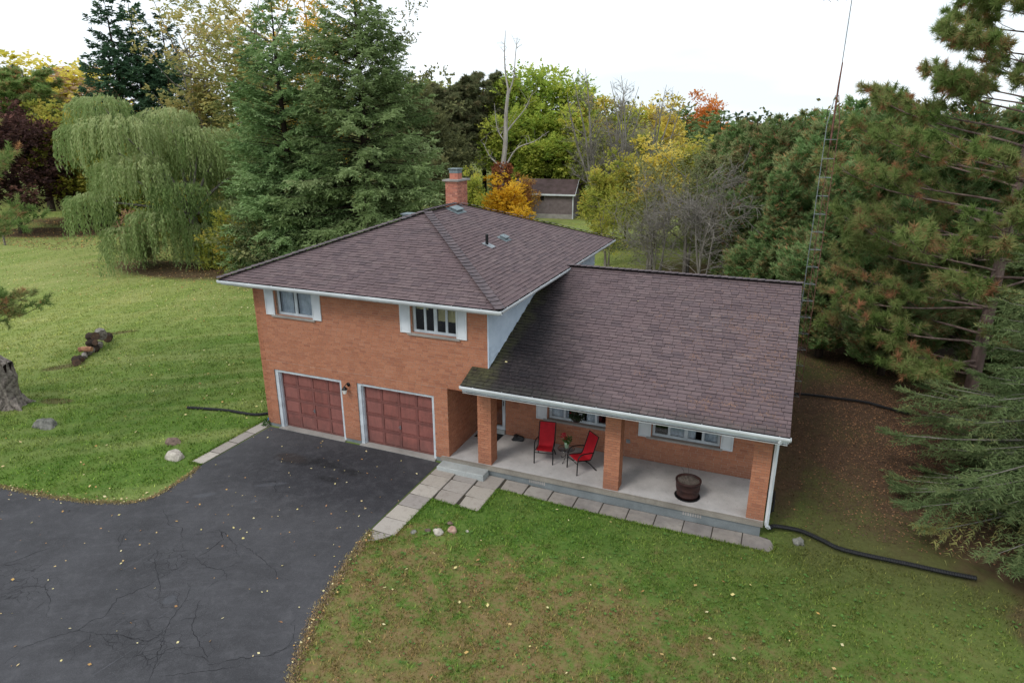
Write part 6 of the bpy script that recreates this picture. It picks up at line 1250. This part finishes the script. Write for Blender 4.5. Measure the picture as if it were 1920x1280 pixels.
TREES = [  # proto, leaf material, name, x, y, height, width factor, label
 ('dp', 'dpine', 'pine_tree', -73.7, 38.1, 16.7, 1.5, 'dark pine at the far left behind the purple maple'), ('dp', 'pine', 'pine_tree', -67.9, 38.0, 16.2, 1.5, 'green and orange tinted pine at the far left, above the purple maple'),
 ('yel', 'yellow', 'tree', -75.8, 47.6, 18.7, 1.4, 'bright yellow tree on the skyline left of the dark spruces'), ('yel', 'ygreen', 'tree', -85.6, 51.1, 18.0, 1.3, 'yellow green tree on the skyline at the far left'),
 ('yel', 'rust', 'tree', -74.3, 49.9, 17.2, 1.3, 'faded orange tree next to the dark spruces'), ('yel', 'rust', 'tree', -68, 46.0, 14.0, 1.3, 'low faded orange tree between the yellow tree and the dark spruces'), ('spruce', 'bluespruce', 'spruce_tree', -58.3, 37.8, 14.0, 1.0, 'small bluish spruce left of the tall dark spruces'),
 ('yel', 'ygreen', 'tree', -51.6, 30.0, 12.1, .9, 'yellow green tree between the purple maple and the willow'), ('yel', 'ygreen', 'tree', -55.5, 32.6, 11.7, 1.0, 'yellowish tree just right of the purple maple'), ('yel', 'ygreen', 'tree', -47.0, 31.5, 9.5, 1.0, 'low yellow green tree behind the willow'),
 ('spruce', 'darkspruce', 'spruce_tree', -50.5, 36.5, 22.6, .95, 'tall dark spruce, left spire of the three'), ('spruce', 'darkspruce', 'spruce_tree', -50.0, 38.7, 23.0, .9, 'tallest dark spruce, middle spire of the three'), ('spruce', 'darkspruce', 'spruce_tree', -47.9, 40.6, 21.4, .9, 'dark spruce with the rightmost of the three spires'),
 ('spruce', 'darkspruce', 'spruce_tree', -45.4, 38.2, 16.3, 1.2, 'dark spruce lower on the right side of the three spires'), ('spruce', 'darkspruce', 'spruce_tree', -44.0, 42.0, 13.8, 1.3, 'squat dark spruce behind the willow and the poplar'), ('spruce', 'darkspruce', 'spruce_tree', -38.9, 39.0, 11.5, 1.5, 'low dark spruce behind the top right of the willow'), ('spruce', 'darkspruce', 'spruce_tree', -34.0, 36.0, 10, 1.5, 'low dark spruce left of the poplar trunk'), ('spruce', 'darkspruce', 'spruce_tree', -41, 34.0, 9, 1.6, 'low dark spruce right behind the willow crown'),
 ('pop', 'poplar', 'poplar_tree', -34.4, 32.1, 21.5, 1.0, 'tall thin leaved poplar with yellowing leaves, left one'), ('pop', 'poplar', 'poplar_tree', -26.9, 29.6, 22.6, 1.15, 'tall poplar with a dark forked trunk just left of the big spruces'), ('pop', 'gold', 'poplar_tree', -25.8, 37.2, 22.5, .9, 'golden tipped poplar seen between the two big spruces'), ('pop', 'poplar', 'poplar_tree', -30.5, 36.2, 18.5, .9, 'shorter poplar between the two tall ones'),
 ('pop', 'olive', 'poplar_tree', -22.0, 42.4, 21.9, .75, 'thin half bare poplar at the right shoulder of the big spruce'), ('yel', 'olive', 'tree', -21.9, 48.4, 15.3, .7, 'narrow yellow green tree right of the big spruce'), ('yel', 'olive', 'tree', -33.0, 70.8, 16.0, 1.5, 'wide yellow green tree on the skyline left of the dark pines'), ('yel', 'ygreen', 'tree', -35.4, 80.9, 15.9, 1.6, 'farthest yellow green tree left of the dark pines'), ('yel', 'olive', 'tree', -20.8, 50.3, 12.0, .9, 'tan leaved tree left of the dark pines'), ('yel', 'olive', 'tree', -17.5, 44.5, 7.5, 1.1, 'low yellow green tree left of the chimney top'),
 ('dp', 'dpine', 'pine_tree', -23.2, 57.9, 14.5, 1.3, 'leftmost dark pine of the stand above the chimney'), ('dp', 'dpine', 'pine_tree', -22.1, 60.7, 15.4, 1.2, 'second dark pine of the stand above the chimney'), ('dp', 'dpine', 'pine_tree', -20.4, 62.5, 16.0, 1.2, 'tallest dark pine of the stand above the chimney'), ('dp', 'dpine', 'pine_tree', -19.2, 66.2, 15.5, 1.2, 'dark pine next to the bright green maple'), ('dp', 'dpine', 'pine_tree', -25.0, 63.0, 14.0, 1.3, 'dark pine at the back left of the stand'),
 ('maple', 'maple', 'maple_tree', -16.8, 67.4, 16.8, .95, 'bright green maple behind the dead trunk'), ('maple', 'maple', 'maple_tree', -12.6, 66.8, 16.2, .9, 'bright green maple right of the dead trunk, above the shed'), ('maple', 'maple', 'maple_tree', -16.2, 60.5, 12.0, .9, 'lower bright green maple left of the dead trunk'), ('maple', 'maple', 'maple_tree', -11.5, 60.8, 9.0, 1.2, 'low bright green maple right behind the shed roof'),
 ('yel', 'ygreen', 'tree', -12.1, 75.4, 14.4, 1.1, 'yellow green tree at the right shoulder of the bright maple'), ('yel', 'ygreen', 'tree', -7.6, 63.0, 11.5, 1.1, 'yellow green tree above the right end of the shed'), ('yel', 'yellow', 'tree', -8.8, 68.1, 12.8, 1.0, 'yellow tree behind the grey bare trees, left one'), ('yel', 'ygreen', 'tree', -5.6, 73.1, 13.2, 1.1, 'yellow tree behind the grey bare trees, middle one'), ('yel', 'yellow', 'tree', -1.2, 77.1, 13.3, .95, 'yellow tree right of the grey bare trees'), ('yel', 'ygreen', 'tree', -2.0, 66.0, 10.2, 1.3, 'olive yellow tree under the grey bare trees'), 
 ('bare', None, 'bare_tree', -3.9, 56.0, 15.8, 1, 'leftmost grey bare tree above the shed end'), ('bare', None, 'bare_tree', -3.2, 59.2, 14.9, 1, 'grey bare tree second from the left'), ('bare', None, 'bare_tree', -.6, 57.8, 15.1, 1, 'grey bare tree third from the left'), ('bare', None, 'bare_tree', .6, 62.0, 14.4, 1, 'rightmost grey bare tree before the yellow trees'),
 ('spruce', 'spruce', 'spruce_tree', .1, 92.5, 12.8, 1.3, 'distant dark spruce left of the orange maple'), ('spruce', 'spruce', 'spruce_tree', -2.2, 94.1, 12.4, 1.3, 'distant spruce farthest left of the orange maple'), ('yel', 'orange', 'maple_tree', 2.4, 97.8, 14.8, .7, 'small bright orange maple on the skyline'), ('spruce', 'spruce', 'spruce_tree', 6.6, 78.2, 11.9, 1.4, 'distant dark spruce right under the orange maple'), ('spruce', 'spruce', 'spruce_tree', 4.0, 88.0, 12.0, 1.4, 'distant dark spruce between the orange maple and the yellow trees'),
 ('yel', 'yellow', 'tree', 5.8, 39.8, 8.9, .9, 'bright yellow tree top glowing above the grey brush'), ('yel', 'ygreen', 'tree', 3.2, 40.5, 7.9, .8, 'yellow tree left of the grey brush'), ('yel', 'ygreen', 'tree', 1.7, 37.8, 7.1, .8, 'yellow bush right of the shed'), ('brush', 'ygreen', 'tree', 4.0, 31.5, 5.9, .9, 'yellow green bush behind the right end of the upper roof'),   ('yel', 'ygreen', 'tree', 8.5, 45.0, 8.9, 1.2, 'yellow green tree left of the cedar row'), ('brush', 'olive', 'tree', 12.5, 50.0, 9.8, 1.5, 'grey green brush on the skyline behind the cedar row'),
 ('brush', 'olive', 'brush_tree', 10.1, 29.2, 9.2, .95, 'large olive brushy tree left of the cedar row'), ('brush', 'olive', 'brush_tree', 7.3, 30.8, 7.9, .9, 'olive brushy tree above the back lawn'), ('brushb', None, 'bare_tree', 9.0, 24.0, 6.6, 1, 'tangled grey bare bush above the upper roof end'), ('brushb', None, 'bare_tree', 11.8, 22.6, 7.6, 1.1, 'tangled grey bare tree above the low roof ridge'), 
 ('shrub', 'ygreen', 'shrub', -20.2, 19.4, 4.3, .9, 'yellow green shrub under the right side of the willow'), ('shrub', 'ygreen', 'shrub', -23.0, 19.6, 2.4, 1.0, 'golden low shrub at the foot of the willow'), ('shrub', 'olive', 'shrub', -27.9, 18.3, 2.6, 1.1, 'dark olive shrub under the left side of the willow'), ('shrub', 'rust', 'shrub', -36.5, 24.5, 3.0, 1.0, 'orange yellow shrub at the left edge of the willow'), ('shrub', 'olive', 'shrub', -17.8, 19.0, 4.4, 1.1, 'dark shrub between the willow and the big spruces'), ('shrub', 'ygreen', 'shrub', -21.5, 24.5, 5.5, 1.2, 'tall yellow green shrub behind the willow'), ('shrub', 'ygreen', 'shrub', -38, 31, 5.0, 1.4, 'yellow green shrub seen under the left of the willow'),
 ('yel', 'gold', 'tree', -4.4, 31.9, 6.2, 1.05, 'golden yellow tree beside the shed and the dead trunk'), ('yel', 'ygreen', 'tree', -10.3, 38.0, 6.3, .7, 'yellow green tree right of the chimney'),  ('yel', 'vine', 'tree', -9.2, 48.3, 5.2, .7, 'rusty vine tangle left of the shed'),
]
rt = random.Random(9)
for (pk, lm_, nm, x, y, h_, wf, lb_) in TREES:
    ms = get(pk, PR[pk]); f = h_/HH[pk]; bk = MAT['barkgrey'] if pk in ('bare', 'brushb', 'pop', 'brush') else MAT['barkdark']
    plant(nm, ms, LM.get(lm_), bk, (x, y, 0), rt.random()*6.28, (f*wf, f*wf, f), lb_, cat_='shrub' if nm == 'shrub' else 'tree')

# tall dead trunk with climbing vine
dt = empty('dead_tree', (-12.6, 50.2, 0), label='tall bleached dead tree trunk with forked bare top and red vine at its foot', cat='tree')
mb = MB(); g = np.random.default_rng(3)
mb.tube(catmull([(0, 0, 0), (-.1, 0, 4), (.35, 0, 8), (.45, 0, 11), (.75, 0, 13.6)], 5), list(np.linspace(.36, .15, 21)), 8); mb.obj('trunk', MAT['barkpale'], dt)
mb = MB()
for P, r0 in (([(.75, 0, 13.3), (.45, 0, 14.8), (.3, 0, 17), (.45, 0, 19)], .12), ([(.75, 0, 13.0), (1.3, 0, 14.6), (1.5, 0, 16.6), (1.7, 0, 18.3)], .1), ([(.4, 0, 9.2), (1.2, .2, 10.2), (2.4, .4, 11.6), (3.2, .5, 13.2)], .1), ([(.45, 0, 8.2), (-.6, .2, 9.6), (-1.0, .3, 12.2)], .08), ([(0, 0, 5.2), (1.6, 0, 7.6), (3.6, 0, 8.4), (5.2, 0, 9.4)], .1), ([(0, 0, 5.6), (-1.4, 0, 6.8), (-2.2, 0, 8.2)], .07)):
    Q = catmull(P, 5); mb.tube(Q, list(np.linspace(r0, .02, len(Q))), 5)
    for _ in range(7): k = g.integers(3, len(Q)-1); mb.tube([Q[k], Q[k]+Vector(g.normal(size=3)*.35+np.array([0, 0, .3])), Q[k]+Vector(g.normal(size=3)*.6+np.array([0, 0, .7]))], [.03, .02, .01], 3)
mb.obj('limbs', MAT['barkpale'], dt)
n = 2600; z = g.random(n)**1.3*6.2; a = g.random(n)*6.28; rr_ = .5+.35*g.random(n)+.25*np.sin(z*2)**2; P = np.stack([rr_*np.cos(a), rr_*np.sin(a), z], 1)
leaves('vine', P, g.normal(size=(n, 3)), g.normal(size=(n, 3)), np.full(n, .3), np.full(n, .22), np.clip(g.random(n)*.6+.05*z/6, 0, 1), LM['vine'], dt)

# far wood closing the view to the horizon: nobody could count these
g = np.random.default_rng(77); nF = 3600; az = np.deg2rad(g.uniform(-88, 40, nF)); rad_ = g.uniform(112, 190, nF); cx_, cy_ = 16+rad_*np.sin(az), -16+rad_*np.cos(az); ht = 9.5+4.5*g.random(nF)+2.2*np.sin(az*9)+1.5*np.sin(az*23); ok = (az < np.deg2rad(4)) | (ht < 99); ht = np.where(az > np.deg2rad(-2), ht*.78, ht)
zc_ = ht*(.12+.88*g.random(nF)**.55); per = 26; P = np.stack([cx_, cy_, zc_], 1)[:, None]+g.normal(size=(nF, per, 3))*np.array([1.7, 1.7, 1.0]); D_ = norm(g.normal(size=(nF, per, 3))); N_ = g.normal(size=(nF, per, 3))+np.array([0, 0, .8]); cT = np.clip(.45+.28*np.sin(az*31+rad_*.05)+g.normal(size=nF)*.12, 0, 1)
A = (P.reshape(-1, 3), D_.reshape(-1, 3), N_.reshape(-1, 3), .9*(.6+.8*g.random(nF*per)), .6*(.6+.8*g.random(nF*per)), np.clip(np.repeat(cT, per)+g.normal(size=nF*per)*.06, 0, 1))
link('far_wood', crown_mesh(A, 'far_wood'), m_leaf('far_wood_foliage', [(58, 78, 58), (76, 92, 62), (112, 116, 70), (150, 146, 84), (170, 146, 92)], .2), kind='stuff', label='mixed autumn wood filling the skyline behind all the trees', cat='wood')
